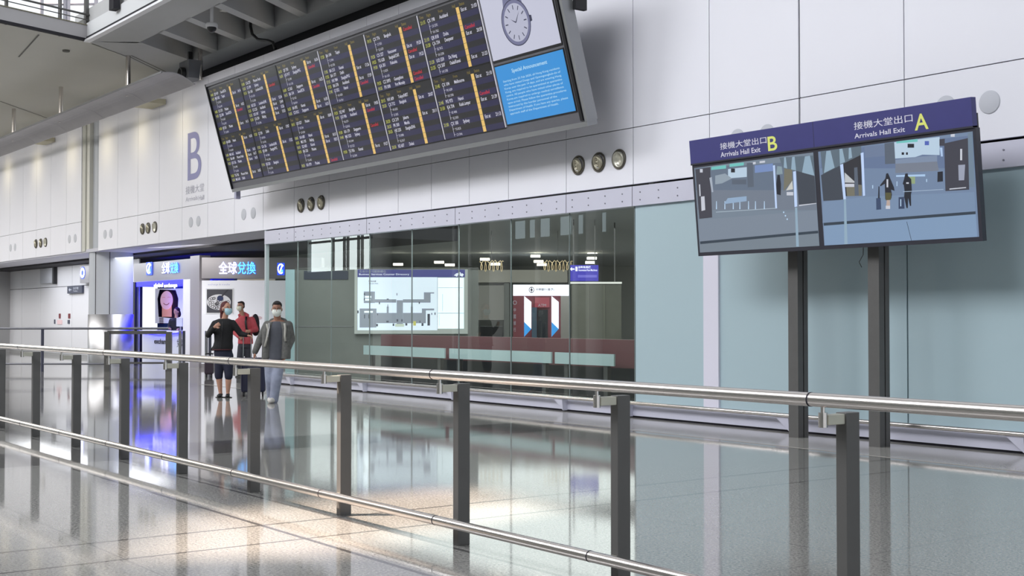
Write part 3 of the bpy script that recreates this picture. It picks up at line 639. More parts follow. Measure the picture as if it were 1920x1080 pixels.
for x in (-30.97, -36.3, -41.0, -46.2): MB().cyl((x, 11.1, 6.9), (x, 11.1, ZC), .06, M_steel, 16).build('hanger_rod', can)
for n_, (u, v) in enumerate(((278, 196), (77, 266))):
    q = P(u, v, Y=12.1); mb = MB(); mb.box((q.x - .5, 11.9, q.z - .03), (q.x + .5, 12.38, q.z + .1), mat('beige lamp box', (190, 184, 160), rough=.5))
    tag(mb.build('wall_lamp_box'), 'beige lamp box under the canopy %s' % ('near the letter B' if n_ == 0 else 'at the left edge of the photo'), 'lamp box', 'lamp boxes under the canopy')

# ================================================================== CEILING FITTINGS
q = P(397, 48, Y=10.95); cc = thing('security_camera', 'white dome security camera hanging from the coffered ceiling', 'security camera', q)
MB().cyl((q.x, q.y, q.z + .05), (q.x, q.y, 8.515), .035, M_white, 14).build('drop_pole', cc)
MB().lathe((q.x, q.y, q.z - .04), (0, 0, 1), [(.125, 0), (.13, .05), (.11, .09), (.04, .11)], M_white, 24).build('shroud', cc)
mb = MB(); mb.ball((q.x, q.y, q.z - .05), .1, .1, .1, M_black); mb.build('dome', cc)
a = P(377, 146, Y=12.32); b = P(374, 62, Y=12.32); mb = MB(); mb.cyl(a - Vector((0, 0, .05)), b, .055, M_steel, 14)
c1 = P(363, 46, Y=12.2); c2 = P(377, 38, Y=12.2)
mb.tube([b - Vector((0, 0, .03)), b + (c1 - b) * .5 + Vector((.05, 0, 0)), c1, c1 + Vector((0, 0, .3))], .03, M_steel); mb.tube([b - Vector((0, 0, .03)), b + (c2 - b) * .5 + Vector((-.03, 0, 0)), c2, c2 + Vector((0, 0, .2))], .03, M_steel)
tag(mb.build('forked_hanger_pole'), 'grey forked pole rising from the wall top to the coffered ceiling', 'pole')
pts = [P(u, v, Y=12.45) for u, v in ((470, 30), (470, 50), (473, 64), (484, 74), (502, 76), (512, 80), (516, 92))]
tag(MB().tube(pts, .035, M_black, 8).build('black_cable'), 'thick black cable looping down from the ceiling behind the wall top', 'cable')
q = P(436, 31, Y=11.6); tag(MB().box((q.x - .35, 11.45, 8.15), (q.x + .35, 11.6, 8.3), M_conc2).build('coffer_lamp'), 'pale box lamp set in a ceiling coffer beside the security camera', 'ceiling lamp')
q = P(362, 136, Y=12.1); u = thing('projector_unit', 'dark boxed ceiling unit with a round lens between canopy end and wall top', 'projector', q)
MB().box((q.x - .62, 12.0, q.z - .12), (q.x - .02, 12.36, q.z + .32), mat('dark grey unit', (110, 112, 118), rough=.5)).build('case', u)
MB().lathe((q.x - .32, 12.0, q.z + .0), (0, -1, 0), [(.16, 0), (.16, .1), (.12, .12), (.12, .02), (0, .02)], M_black, 20, cap=False).build('lens', u)
MB().box((q.x - .35, 12.1, q.z + .32), (q.x - .28, 12.2, ZC), M_black).build('drop_bar', u)
# ================================================================== BIG COLUMN
cx_, cy_ = P(208, 600, Y=13.12).x, 13.12
colm = thing('round_column', 'big round pale column with steel clad foot standing left of the money exchange', 'column', (cx_, cy_, 0))
M_colm = mat('pale grey column cladding', (186, 190, 198), rough=.4, spec=.5)
MB().lathe((cx_, cy_, 1.52), (0, 0, 1), [(.63, 0), (.63, 1.86)], M_colm, 48).build('shaft', colm)
MB().lathe((cx_, cy_, 3.38), (0, 0, 1), [(.55, 0), (.55, ZC - 3.38)], M_colm, 48).build('upper_shaft', colm)
MB().lathe((cx_, cy_, 0), (0, 0, 1), [(.66, 0), (.66, 1.52), (.63, 1.525)], mat('brushed cladding steel', (186, 186, 190), rough=.36, metal=1.0), 48).build('steel_cladding', colm)['label'] = 'polished steel cladding'
mb = MB()
for a in (-2.05, -1.1, -.4): mb.box((cx_ + .632 * math.cos(a) - .008, cy_ + .632 * math.sin(a) - .008, 0), (cx_ + .632 * math.cos(a) + .008, cy_ + .632 * math.sin(a) + .008, 3.38), M_gap)
mb.build('joint', colm)

# ================================================================== MONEY EXCHANGE KIOSK
F1 = Fr((-39.9, 14.5, 0), (1, 0, 0), (0, 0, 1))
cnr = P(378, 600, Y=14.5); F2 = Fr((cnr.x, cnr.y, 0), (CR[0], CR[1], 0), (0, 0, 1))
M_fas = mat('warm grey fascia', (152, 150, 154), rough=.35, metal=.2); M_fas2 = mat('darker warm grey metal', (156, 152, 156), rough=.35, metal=.3)
M_wp = mat('weakly emissive white panel', (232, 232, 240), rough=.4, emit=.25, ec=(232, 234, 246)); M_bl = mat('blue led strip', (20, 20, 230), emit=5, ec=(30, 30, 255)); M_glow = mat('glowing white letters', (255, 255, 255), emit=3.0); M_cy = mat('glowing cyan letters', (90, 190, 255), emit=2.2, ec=(90, 190, 255)); M_hal = mat('blue letter halo', (40, 70, 220), emit=1.3, ec=(40, 80, 235))  # M_wp adds weak emission of its own to the white panel
k1 = thing('money_exchange_kiosk', 'grey money exchange kiosk with glowing blue and white signs under the soffit', 'kiosk', (-34.6, 14.6, 0))
zt, zf = 3.13, 2.54
mb = MB(); mb.fbox(F1, .1, zf, 5.38, zt, -.5, 0, M_fas); mb.build('fascia', k1)
mb = MB(); mb.fbox(F2, 0, zf, 3.4, zt, -.5, .02, M_fas2); mb.build('fascia', k1)
a = fuv(F1, 358, 600)[0]; a0 = fuv(F1, 343, 600)[0]; a1 = fuv(F1, 258, 600)[0]
mb = MB(); mb.fbox(F1, a, 0, 5.39, 3.2, -.3, .03, M_fas2); mb.build('corner_pillar', k1)
MB().fbox(F1, a0, 0, a, zf, -.2, 0, mat('white pier', (226, 226, 234), rough=.4)).build('white_pier', k1)
MB().fbox(F1, .1, 0, a1 - .9, zf, -.1, -.05, mat('blue grey side glass', (92, 118, 160), rough=.15)).build('side_glass', k1)
MB().fbox(F1, .1, 0, .25, zf, -.05, .02, M_black).build('side_frame', k1)
FB2 = Fr((-39.9, 15.7, 0), (1, 0, 0), (0, 0, 1))
mb = MB(); mb.fbox(FB2, -1, 0, 5, 3, -.1, 0, mat('blue rear wall', (58, 84, 134), rough=.5)); mb.build('rear_wall', k1)  # blue is the rear wall's base colour
u0, u1 = fuv(F1, 258, 600)[0], fuv(F1, 343, 600)[0]
MB().fbox(F1, u0 - .1, 2.4, u1, zf, -.9, .01, M_bl).build('blue_light', k1)
for s_, x0, x1 in (('global', 290, 307), ('exchange', 309, 334)): b_ = MB(); ptext(s_, x0, 541.5, x1, 530.5, M_glow, .03, .012, F1, b_); b_.build('glowing_word', k1)['label'] = 'glowing white %s lettering' % s_
# smiling face poster at the back of the booth
S_sk = mat('poster skin pink', (246, 196, 206), emit=.5, rough=.5); S_hr = mat('poster brown hair', (58, 34, 40), rough=.6); S_pw = mat('poster white', (238, 240, 250), emit=.4, rough=.5); S_ft = mat('poster line', (128, 66, 80), rough=.6); S_or = mat('poster peach', (244, 172, 150), emit=.4, rough=.5)
b_ = MB(); FP = FB2
def pp(pts, d, m): b_.poly(FP, [fuv(FP, x, y) for x, y in pts], d, m)
pp([(292, 606), (345, 606), (345, 541), (292, 541)], .02, S_pw)
pp([(299, 594), (334, 598), (336, 560), (331, 544), (301, 543), (297, 560)], .03, S_hr)
pp([(306, 594), (324, 594), (324, 568), (306, 568)], .04, S_or)
c = fuv(FP, 315, 563); e = fuv(FP, 327, 545); b_.disc(FP, c[0], c[1], abs(e[0] - c[0]), abs(e[1] - c[1]), .05, S_sk)
r = abs(e[0] - c[0]); rv = abs(e[1] - c[1])
b_.ring(FP, c[0], c[1] - rv * .1, r * .55, rv * .42, .045, .055, S_ft, a0=PI * 1.15, a1=PI * 1.85, n=12)
for s in (-.42, .42): b_.ring(FP, c[0] + r * s, c[1] + rv * .25, r * .24, rv * .1, .03, .055, S_ft, a0=PI * .1, a1=PI * .9, n=8)
for k in range(5): pp([(301, 597 + 2.4 * k), (309, 597 + 2.4 * k), (309, 595.6 + 2.4 * k), (301, 595.6 + 2.4 * k)], .045, S_ft)
b_.build('face_poster', k1)['label'] = 'poster of a smiling woman drawn in pink'
MB().fbox(F1, u0 + .3, 0, u1, .98, -.6, -.05, mat('white counter', (222, 226, 238), rough=.3)).fbox(F1, u0 + .2, .98, u1, 1.03, -.65, .02, M_white).build('counter', k1)
mb = MB(); pts = []
for i in range(13): q = i / 12; pts.append(F1.p(u0 + .1 + (u1 - u0 - .1) * q, 1.0 - .10 * math.sin(PI * q), .03))
mb.tube(pts, .018, M_bl, 8); mb.build('blue_curve', k1)
b_ = MB(); ptext('exchange', 286.5, 647, 316, 636, mat('black lettering', (30, 30, 36)), -.04, .03, F1, b_); ptext('兌換', 329, 651, 341, 636, MATS['black lettering'], -.04, .0, F1, b_); b_.build('counter_lettering', k1)
for (x0, y0, x1, y1), fr in (((306, 513, 337, 491), F1), ((411, 514, 480, 491), F2)):
    mid = (x0 + x1) / 2
    b_ = MB(); 
    ptext('全球', x0, y0, mid - .5, y1, M_glow, .05, .004, fr, b_); ptext('兌換', mid + .5, y0, x1, y1, M_cy, .05, .004, fr, b_)
    ptext('全球兌換', x0 - .6, y0 + .6, x1 + .6, y1 - .6, M_hal, .03, .01, fr, b_); b_.build('glowing_sign', k1)
for (x0, y0, x1, y1), fr in (((276, 516, 287, 491), F1), ((520, 516, 534, 493), F2)):
    b_ = MB(); a = fuv(fr, x0, y0); c = fuv(fr, x1, y1); w_, h_ = c[0] - a[0], c[1] - a[1]
    b_.rect(fr, a[0], a[1], a[0] + w_, a[1] + h_, .03, M_hal); b_.ring(fr, a[0] + w_ * .5, a[1] + h_ * .52, w_ * .44, h_ * .42, w_ * .12, .04, M_glow, a0=.6, a1=5.4)
    b_.poly(fr, [(a[0] + w_ * .25, a[1] + h_ * .2), (a[0] + w_ * .42, a[1] + h_ * .2), (a[0] + w_ * .8, a[1] + h_ * .82), (a[0] + w_ * .62, a[1] + h_ * .82)], .045, M_glow); b_.rect(fr, a[0] + w_ * .55, a[1] + h_ * .25, a[0] + w_ * .8, a[1] + h_ * .45, .046, M_cy); b_.build('logo_sign', k1)
pw = MB(); pw.fbox(F2, 0.0, .12, 3.4, zf - .06, -.25, 0, M_wp); pw.fbox(F2, 0, 0, 3.4, .12, -.2, .01, M_fas2); wpan = pw.build('white_wall_panel', k1)
b_ = MB(); a = fuv(F2, 386, 588.5); c = fuv(F2, 438, 540.5)
b_.fbox(F2, a[0], a[1], c[0], c[1], 0, .02, M_white); b_.rect(F2, a[0] + .03, a[1] + .03, c[0] - .03, c[1] - .03, .022, mat('poster charcoal', (74, 74, 84)))
mc = [(a[0] + c[0]) / 2 - .02, (a[1] + c[1]) / 2 - .03]; rp = random.Random(3)
b_.disc(F2, mc[0], mc[1], .34, .22, .024, mat('poster pearl white', (226, 226, 232)))
for k in range(34):
    t, q = rp.random() * 2 * PI, math.sqrt(rp.random()) * .9
    b_.ring(F2, mc[0] + .32 * q * math.cos(t), mc[1] + .2 * q * math.sin(t), .045, .04, .014, .0245 + k * .0001, mat('poster ink', (60, 56, 66)), n=10)
b_.disc(F2, mc[0] + .04, mc[1] + .11, .09, .08, .0285, mat('poster navy', (40, 52, 96))); b_.poly(F2, [(mc[0] + .05, mc[1] + .16), (mc[0] + .1, mc[1] + .14), (c[0] - .12, c[1] - .03), (c[0] - .17, c[1] - .03)], .029, mat('poster ink'  , (60, 56, 66)))
b_.build('poster', wpan)['label'] = 'dark poster of a white patterned bowl'
b_ = MB(); ptext('exchange & transfer', 390, 536, 432, 531.5, mat('faint grey lettering', (196, 196, 208)), .004, 0, F2, b_); 
a = fuv(F2, 452, 600); c = fuv(F2, 492, 573)
for k in range(5): b_.disc(F2, a[0] + .12 * k + .03, a[1] + .06 + .05 * (k % 2), .09, .05, .004 + k * .0005, mat('pale pink pattern', (238, 214, 220), rough=.5))
b_.build('wall_print', wpan)
# clerk behind the counter: bust and monitor
ck = thing('counter_monitor', 'small grey monitor on the money exchange counter', 'monitor', F1.p(a0 - .9, 1.03, -.3))
q = fuv(F1, 318, 603); b_ = MB(); b_.fbox(F1, q[0] - .22, 1.16, q[0] + .22, 1.42, -.33, -.30, mat('pale monitor back', (196, 200, 210), rough=.4)); b_.build('screen', ck); MB().fbox(F1, q[0] - .03, 1.03, q[0] + .03, 1.2, -.36, -.33, M_fas).build('stand', ck)

# ---- dark sign of the next shop and other pieces on the back wall
FW = Fr((-60, 14.7, 0), (1, 0, 0), (0, 0, 1))
def slab(name, x0, y0, x1, y1, d0, d1, m, label, cat, group=None, fr=FW, extra=None):
    b_ = MB(); a = fuv(fr, x0, y1, d1); c = fuv(fr, x1, y0, d1); b_.fbox(fr, a[0], a[1], c[0], c[1], d0, d1, m)
    if extra: extra(b_, a, c)
    return tag(b_.build(name), label, cat, group)
M_sg = mat('dark slate sign', (66, 70, 88), rough=.4); M_sw = mat('sign pale text', (196, 200, 214), rough=.5)
def ex_dir(b_, a, c):
    w_, h_ = c[0] - a[0], c[1] - a[1]; u, v = a[0] + w_ * .1, a[1] + h_ * .5
    b_.poly(FW, [(u, v), (u + w_ * .1, v + h_ * .25), (u + w_ * .1, v - h_ * .25)], .085, M_sw); b_.rect(FW, u + w_ * .08, v - h_ * .06, u + w_ * .2, v + h_ * .06, .085, M_sw)
    b_.text(FW, '洗手間', a[0] + w_ * .42, a[1] + h_ * .5, w_ * .35, h_ * .32, .085, M_sw, .01); b_.text(FW, 'Toilets', a[0] + w_ * .42, a[1] + h_ * .2, w_ * .3, h_ * .2, .085, M_sw, .01)
slab('direction_sign', 126, 535, 153.5, 550.5, 0, .08, M_sg, 'small dark direction sign with a left arrow on the far white wall', 'sign', extra=ex_dir)
slab('hanging_box', 75, 502, 97.5, 532, 0, .12, mat('grey hanging box', (170, 172, 180), rough=.5), 'plain grey box hanging from the soffit at the far left wall', 'box')
slab('black_hanger_strip', 98.2, 491, 101, 532.5, 0, .13, M_black, 'narrow black strip beside the grey hanging box at the far left', 'strip')
def ex_red(b_, a, c):
    w_, h_ = c[0] - a[0], c[1] - a[1]; b_.rect(FW, a[0], a[1] + h_ * .4, c[0], c[1], .012, mat('notice red brown', (120, 56, 60)))
for x0, y0, x1, y1, m, lb, ex in ((110, 588, 113, 597, mat('notice dark red', (112, 44, 50)), 'upper left small dark red notice on the far white wall', None), (127.5, 588, 131, 597, MATS['notice dark red'], 'upper right small red notice on the far white wall', None), (101, 599, 103, 607, M_sg, 'lower left small black notice on the far white wall', None), (126.5, 600, 130, 607, M_sg, 'lower right small black notice on the far white wall', None), (107, 600, 116, 608, mat('notice pale pink', (226, 196, 200)), 'pale pink notice low between the small black notices on the far wall', None)):
    slab('wall_notice', x0, y0, x1, y1, 0, .02, m, lb, 'notice', 'small notices on the far white wall')
def ex_logo(b_, a, c):
    w_, h_ = c[0] - a[0], c[1] - a[1]; b_.disc(FW, a[0] + w_ * .22, a[1] + h_ * .6, w_ * .2, h_ * .36, .22, M_hal); b_.ring(FW, a[0] + w_ * .22, a[1] + h_ * .6, w_ * .17, h_ * .3, w_ * .08, .225, M_glow)
    b_.ring(FW, a[0] + w_ * .95, a[1] + h_ * .6, w_ * .14, h_ * .3, w_ * .06, .225, M_glow)
slab('glowing_logo_panel', 150, 497, 174, 531, .01, .21, M_fas, 'grey fascia with a glowing blue logo just left of the big column', 'sign', extra=ex_logo)

# ================================================================== FAR RAILS
def far(u, v, D=35.5): return P(u, v, D=D)
fb = thing('far_barrier', 'distant thin grey rail with slim dark posts before the far white wall', 'barrier', P(80, 697, Z=0), 'distant barriers')
Df = 34.0
def gp(u, z, D=Df): q = P(u, 594, D=D); return Vector((q.x, q.y, z))
M_dr = mat('slate grey rail', (120, 122, 132), rough=.35, metal=.5); M_dp = mat('slate post', (72, 74, 92), rough=.4)
MB().cyl(gp(-60, 1.14), gp(316, 1.14), .03, M_dr, 12).build('top_rail', fb); MB().cyl(gp(-60, .2), gp(196, .2), .025, M_dr, 12).build('bottom_rail', fb)
for u in (-40, 80): MB().cyl(gp(u, 0), gp(u, 1.12), .04, M_dp, 10).build('post', fb)
f3 = thing('far_gate_barrier', 'distant dark railed gate before the money exchange kiosk', 'barrier', gp(202, 0))
FG = Fr(gp(200, 0), (CR[0], CR[1], 0), (0, 0, 1)); wg = 112 / FPX * Df
for u in (.03, wg + .07): MB().fbox(FG, u - .07, 0, u + .07, 1.05, -.07, .07, M_post).build('post', f3)
MB().fbox(FG, .03, .99, wg, 1.08, -.03, .03, M_post).build('top_bar', f3); MB().fbox(FG, .03, .2, wg, .25, -.02, .02, M_post).build('bottom_bar', f3)
st = None
for u, lb in ((342, 'chrome stanchion beside the right post of the distant gate'), (391, 'chrome stanchion before the corner pillar of the money exchange')):
    q = gp(u, 0, 33.6); s_ = thing('steel_stanchion', lb, 'stanchion', q, 'distant chrome stanchions')
    for dx, m in ((-.055, M_chrome), (.04, M_dp)): MB().cyl(q + Vector((CR[0] * dx, CR[1] * dx, 0)), q + Vector((CR[0] * dx, CR[1] * dx, 1.08)), .04, m, 12).build('upright', s_)

# ================================================================== BEHIND THE CLEAR GLASS
def image_frame(u, D): q = P(u, 594, D=D); return Fr((q.x, q.y, 0), (CR[0], CR[1], 0), (0, 0, 1))
FM = image_frame(553, 28.5)
M_part = mat('dark glossy partition', (128, 130, 127), rough=.25, noise=.05, nscale=2)
pt = thing('dark_partition', 'dark grey green glossy partition behind the clear glass left of the map', 'partition', FM.p(.6, 0, 0))
wp_ = fuv(FM, 897, 600)[0]; tp = fuv(FM, 600, 505)[1]
MB().fbox(FM, 0, 0, wp_, tp, -.1, 0, M_part).build('panel', pt)
a = fuv(FM, 570, 524); c = fuv(FM, 653, 508); MB().fbox(FM, a[0], a[1], c[0], c[1], 0, .02, mat('slate sign reflection', (60, 64, 80), rough=.4)).build('sign_reflection', pt)  # slate strip painted on the partition for a reflected sign
MB().fbox(FM, 0, tp, wp_, tp + .04, -.12, .02, M_post).build('top_trim', pt); a = fuv(FM, 600, 613); MB().fbox(FM, 0, a[1], 1.28, a[1] + .015, 0, .01, M_fas).build('mid_trim', pt)
FQ = image_frame(535, 28.4)
tag(MB().fbox(FQ, 0, .0, .2, 2.5, -.05, 0, mat('pale sea green pane', (172, 200, 206), rough=.3, emit=.08)).build('glass_return'), 'narrow pale sea green glass pane at the left end of the shop front', 'glass pane')
# directory map
mp = thing('directory_map', 'large backlit directory map with a violet heading behind the clear glass', 'map board', FM.p(2, 1, .1))
def mq(x, y): return fuv(FM, 640 + x / 6.75, 480 + y / 6.75, .1)
def mrect(b_, x0, y0, x1, y1, d, m): a = mq(x0, y1); c = mq(x1, y0); b_.rect(FM, a[0], a[1], c[0], c[1], d, m)
M_lit = mat('backlit map white', (218, 228, 240), emit=.62, ec=(214, 226, 240)); M_lit2 = mat('backlit map bright', (230, 240, 248), emit=.8, ec=(226, 240, 246)); M_mv = mat('map violet', (72, 72, 140), emit=.3, rough=.4); M_mg = mat('map grey', (152, 158, 172), emit=.25, rough=.4); M_mg2 = mat('map dark grey', (84, 88, 100), emit=.1, rough=.4); M_mfr = mat('map frame', (196, 200, 196), rough=.4)
a = mq(165, 985); c = mq(1600, 168); MB().fbox(FM, a[0], a[1], c[0], c[1], .0, .1, M_mfr).build('frame', mp)
b_ = MB(); mrect(b_, 205, 262, 1215, 940, .105, M_lit); mrect(b_, 1215, 275, 1552, 920, .105, M_lit2); mrect(b_, 205, 172, 1565, 268, .106, M_mv)
for x0, y0, x1, y1 in ((285,450,425,595),(425,548,695,590),(780,548,1050,590),(1045,460,1130,590),(232,665,445,905),(445,720,700,850),(700,560,780,860),(780,720,1020,850),(1020,668,1070,850),(1020,665,1175,688),(575,640,600,720),(880,640,905,720),(1050,460,1175,475)): mrect(b_, x0, y0, x1, y1, .107, M_mg)
for x0, y0, x1, y1 in ((300,505,380,530),(290,695,400,718),(300,540,370,565)): mrect(b_, x0, y0, x1, y1, .108, M_lit2)
for x0, y0, x1, y1 in ((285,470,300,495),(285,535,300,560),(475,580,490,610),(575,540,600,552),(980,580,995,605),(700,470,708,500),(585,612,592,650),(885,612,892,650),(202,690,220,725),(440,860,465,890),(650,855,670,885),(810,850,835,880),(1015,850,1040,885),(1090,732,1122,880),(290,740,300,790),(345,740,355,790),(455,730,465,750),(570,820,600,840),(700,800,720,830),(760,800,775,830),(990,820,1000,845),(1140,720,1150,745),(1180,715,1192,745)): mrect(b_, x0, y0, x1, y1, .109, M_mg2)
mrect(b_, 910, 825, 945, 880, .1095, mat('map yellow', (206, 200, 110), emit=.3)); mrect(b_, 680, 860, 795, 895, .108, mat('map pale green', (206, 216, 200), emit=.3))
for x0, y0, x1, y1 in ((1225,400,1540,404),(1225,720,1552,726),(1280,480,1284,700),(1240,740,1244,880)): mrect(b_, x0, y0, x1, y1, .107, M_mg)
mrect(b_, 1215, 275, 1219, 920, .108, M_mg2)
def mt(t, x0, y0, x1, y1, m): a = mq(x0, y0); c = mq(x1, y1); b_.text(FM, t, a[0], a[1], c[0] - a[0], c[1] - a[1], .108, m, .01)
M_mt = mat('map white text', (230, 232, 245), emit=.5)
mt('各航空公司服務櫃位', 228, 212, 565, 180, MATS['map grey']); mt('Business Services Counter Directory', 225, 250, 860, 220, M_mt); mt('你在此處', 345, 330, 440, 308, M_mg2); mt('You are here', 345, 355, 465, 338, M_mg2)
for k in range(3):
    a = mq(1425 + 34 * k, 245 - (18 if k == 1 else 0)); b_.poly(FM, [(a[0], a[1]), (a[0] + .06, a[1] + .05), (a[0] + .1, a[1] + .02), (a[0] + .07, a[1] - .03)], .108, M_mt)
b_.build('lit_map', mp)
# glass balustrade benches
bg_ = None
M_bal = mat('sea green glass slab', (180, 200, 202), rough=.25, emit=.05)
for i, (x0, x1, n_) in enumerate(((-23.32, -20.26, 'left'), (-20.1, -17.0, 'middle'), (-16.9, -15.39, 'right'))):
    t = thing('glass_balustrade', '%s of the three low sea green glass slabs behind the clear glass' % n_, 'balustrade', ((x0 + x1) / 2, 13.4, 0), 'low glass slabs behind the shop glass')
    MB().box((x0, 13.39, .665), (x1, 13.42, .855), M_bal).build('glass_slab', t)
    for x in (x0 + .25, x1 - .25): MB().box((x - .05, 13.43, 0), (x + .05, 13.5, .84), M_post).build('leg', t)
tag(MB().box((-23.2, 13.74, .0), (-15.3, 13.85, .62), mat('dark plinth', (46, 46, 48), rough=.3)).box((-23.2, 13.74, .62), (-15.3, 13.86, 1.08), mat('dark maroon wall', (104, 66, 70), rough=.5)).build('maroon_low_wall'), 'low dark maroon wall behind the sea green glass slabs', 'low wall')
# bank booth
FK = image_frame(962, 47)
bk = thing('bank_booth', 'dark red cash machine booth with a white lit bank header seen through the glass', 'booth', FK.p(1, 0, 0))
def kq(x, y): return fuv(FK, 860 + x / 4.7, 470 + y / 4.7)
def kbox(name, x0, y0, x1, y1, d0, d1, m, extra=None):
    b_ = MB(); a = kq(x0, y1); c = kq(x1, y0); b_.fbox(FK, a[0], max(0, a[1]), c[0], c[1], d0, d1, m)
    if extra: extra(b_)
    return b_.build(name, bk)
M_red = mat('dark crimson panel', (124, 66, 74), rough=.35, emit=.06); M_wl = mat('white lit header', (240, 242, 255), emit=1.0); M_ink = mat('header ink', (70, 62, 80))
def hdr(b_):
    a = kq(642, 345); b_.ring(FK, a[0], a[1], .1, .11, .022, .02, M_ink); b_.rect(FK, a[0] - .012, a[1] - .1, a[0] + .012, a[1] + .1, .02, M_ink); b_.rect(FK, a[0] - .04, a[1] - .035, a[0] + .04, a[1] + .035, .021, M_ink)
    p = kq(682, 357); q = kq(840, 330); b_.text(FK, '中國銀行(香港)', p[0], p[1], q[0] - p[0], q[1] - p[1], .02, M_ink, .01)
kbox('header', 480, 300, 982, 396, -.6, .01, M_wl, hdr)
kbox('red_body', 480, 398, 900, 930, -.5, -.08, M_red)
def ltr(b_):
    a = kq(495, 458); b_.ring(FK, a[0], a[1], .07, .075, .016, .01, M_sw)
    for k, ch in enumerate('中國銀行'): p = kq(484, 540 + 58 * k); q = kq(504, 505 + 58 * k); b_.text(FK, ch, p[0], p[1], q[0] - p[0], q[1] - p[1], .01, M_sw)
kbox('left_panel', 480, 398, 570, 900, -.1, .0, M_red, ltr)
M_skb = mat('bright sky blue', (58, 150, 226), emit=.6, ec=(58, 150, 226))
for x in (577, 818):
    b_ = MB(); b_.poly(FK, [kq(x, 760), kq(x, 400), kq(x + 63, 452), kq(x + 63, 690)][::-1], .03, M_wl); b_.poly(FK, [kq(x, 760), kq(x, 628), kq(x + 63, 690)][::-1], .035, M_skb)
    b_.poly(FK, [kq(x, 760), kq(x, 400), kq(x + 63, 452), kq(x + 63, 690)], .0, M_wl); b_.build('banner', bk)
kbox('cash_machine', 695, 520, 785, 930, -.08, .1, mat('dark machine', (42, 46, 54), rough=.3)); kbox('machine_side', 645, 500, 690, 930, -.08, .05, mat('blue grey side', (86, 104, 122), rough=.25))
kbox('steel_column', 900, 398, 982, 930, -.5, .0, M_steel)
b_ = MB(); a = kq(672, 500); c = kq(800, 412); b_.fbox(FK, a[0], a[1], c[0], c[1], -.08, .02, mat('rosy picture', (176, 84, 98), emit=.1)); p = kq(700, 492); q = kq(770, 470); b_.text(FK, 'ATM', p[0], p[1], q[0] - p[0], q[1] - p[1], .025, M_sw); b_.build('machine_header', bk)
# violet hanging sign and the white light bar
FV = image_frame(1067, 30)
vs_ = thing('violet_hanging_sign', 'violet hanging sign with a white arrow seen through the glass', 'sign', FV.p(.3, 2, 0))
a = fuv(FV, 1067, 527); c = fuv(FV, 1122, 497); b_ = MB(); b_.fbox(FV, a[0], a[1], c[0], c[1], -.08, 0, mat('violet lit sign', (66, 58, 176), emit=.3, ec=(66, 58, 186)))
w_, h_ = c[0] - a[0], c[1] - a[1]; M_vt = mat('violet sign white', (236, 236, 250), emit=.6)
b_.poly(FV, [(.02, a[1] + h_ * .75), (.07, a[1] + h_ * .88), (.07, a[1] + h_ * .62)], .004, M_vt); b_.rect(FV, .05, a[1] + h_ * .71, .13, a[1] + h_ * .79, .004, M_vt)
b_.fbox(FV, .15, a[1] + h_ * .62, .2, a[1] + h_ * .9, 0, .004, M_vt)
b_.text(FV, '自動售票機', .22, a[1] + h_ * .79, w_ * .42, h_ * .15, .004, M_vt, .02); b_.text(FV, 'Automated Fare Machines', .22, a[1] + h_ * .62, w_ * .64, h_ * .13, .004, M_vt, .02)
b_.rect(FV, w_ * .3, a[1] + h_ * .22, w_ * .95, a[1] + h_ * .38, .004, mat('violet faint strip', (110, 104, 206), emit=.3)); b_.build('panel', vs_)
for u in (.1, .6): MB().fbox(FV, u, c[1], u + .02, 3.74, -.05, -.03, M_post).build('rod', vs_)
lb_ = thing('linear_light', 'long thin white light bar under the violet hanging sign', 'light', FV.p(.6, 2, -.3))
FL = image_frame(1067, 31); a = fuv(FL, 1067, 532); c = fuv(FL, 1166, 528.5)
MB().fbox(FL, a[0], a[1], c[0], c[1], -.1, 0, mat('soft light bar', (214, 214, 206), emit=.6)).build('diffuser', lb_); MB().fbox(FL, .1, c[1], .13, 3.74, -.1, -.08, M_post).fbox(FL, 1.1, c[1], 1.13, 3.74, -.1, -.08, M_post).build('rod', lb_)
# olive display case right of the booth
FO = image_frame(1070, 33); a = fuv(FO, 1072, 700); c = fuv(FO, 1165, 534)
oc = thing('dim_display_wall', 'dim olive grey display wall behind glass right of the bank booth', 'display wall', FO.p(.7, 0, 0))
MB().fbox(FO, a[0], 0, c[0], c[1], -.1, 0, mat('olive grey panel', (116, 116, 106), rough=.35, noise=.08, nscale=3)).build('panel', oc)
for u in (1102, 1132): q = fuv(FO, u, 600)[0]; MB().fbox(FO, q, .1, q + .03, c[1], 0, .02, mat('pale olive strip', (128, 128, 116), rough=.4)).build('upright', oc)
# grey kiosk left of the booth
FG2 = image_frame(897, 36)
gk = thing('grey_service_kiosk', 'pale grey service kiosk with a blank panel between the map and the bank booth', 'kiosk', FG2.p(.4, 0, 0))
M_gk = mat('warm grey lit panel', (168, 164, 154), rough=.5, emit=.12); M_gk2 = mat('grey blank screen', (140, 138, 132), rough=.4, emit=.1)
def gbox(name, x0, y0, x1, y1, d0, d1, m): a = fuv(FG2, x0, y1); c = fuv(FG2, x1, y0); return MB().fbox(FG2, a[0], max(0, a[1]), c[0], c[1], d0, d1, m).build(name, gk)
gbox('header', 897, 506, 1064, 529, -.5, 0, M_gk); gbox('blank_panel', 897, 535, 945, 600, -.08, 0, M_gk2); gbox('side_upright', 945, 529, 955, 690, -.3, -.1, M_part); gbox('counter', 900, 612, 943, 700, -.4, -.05, M_black)
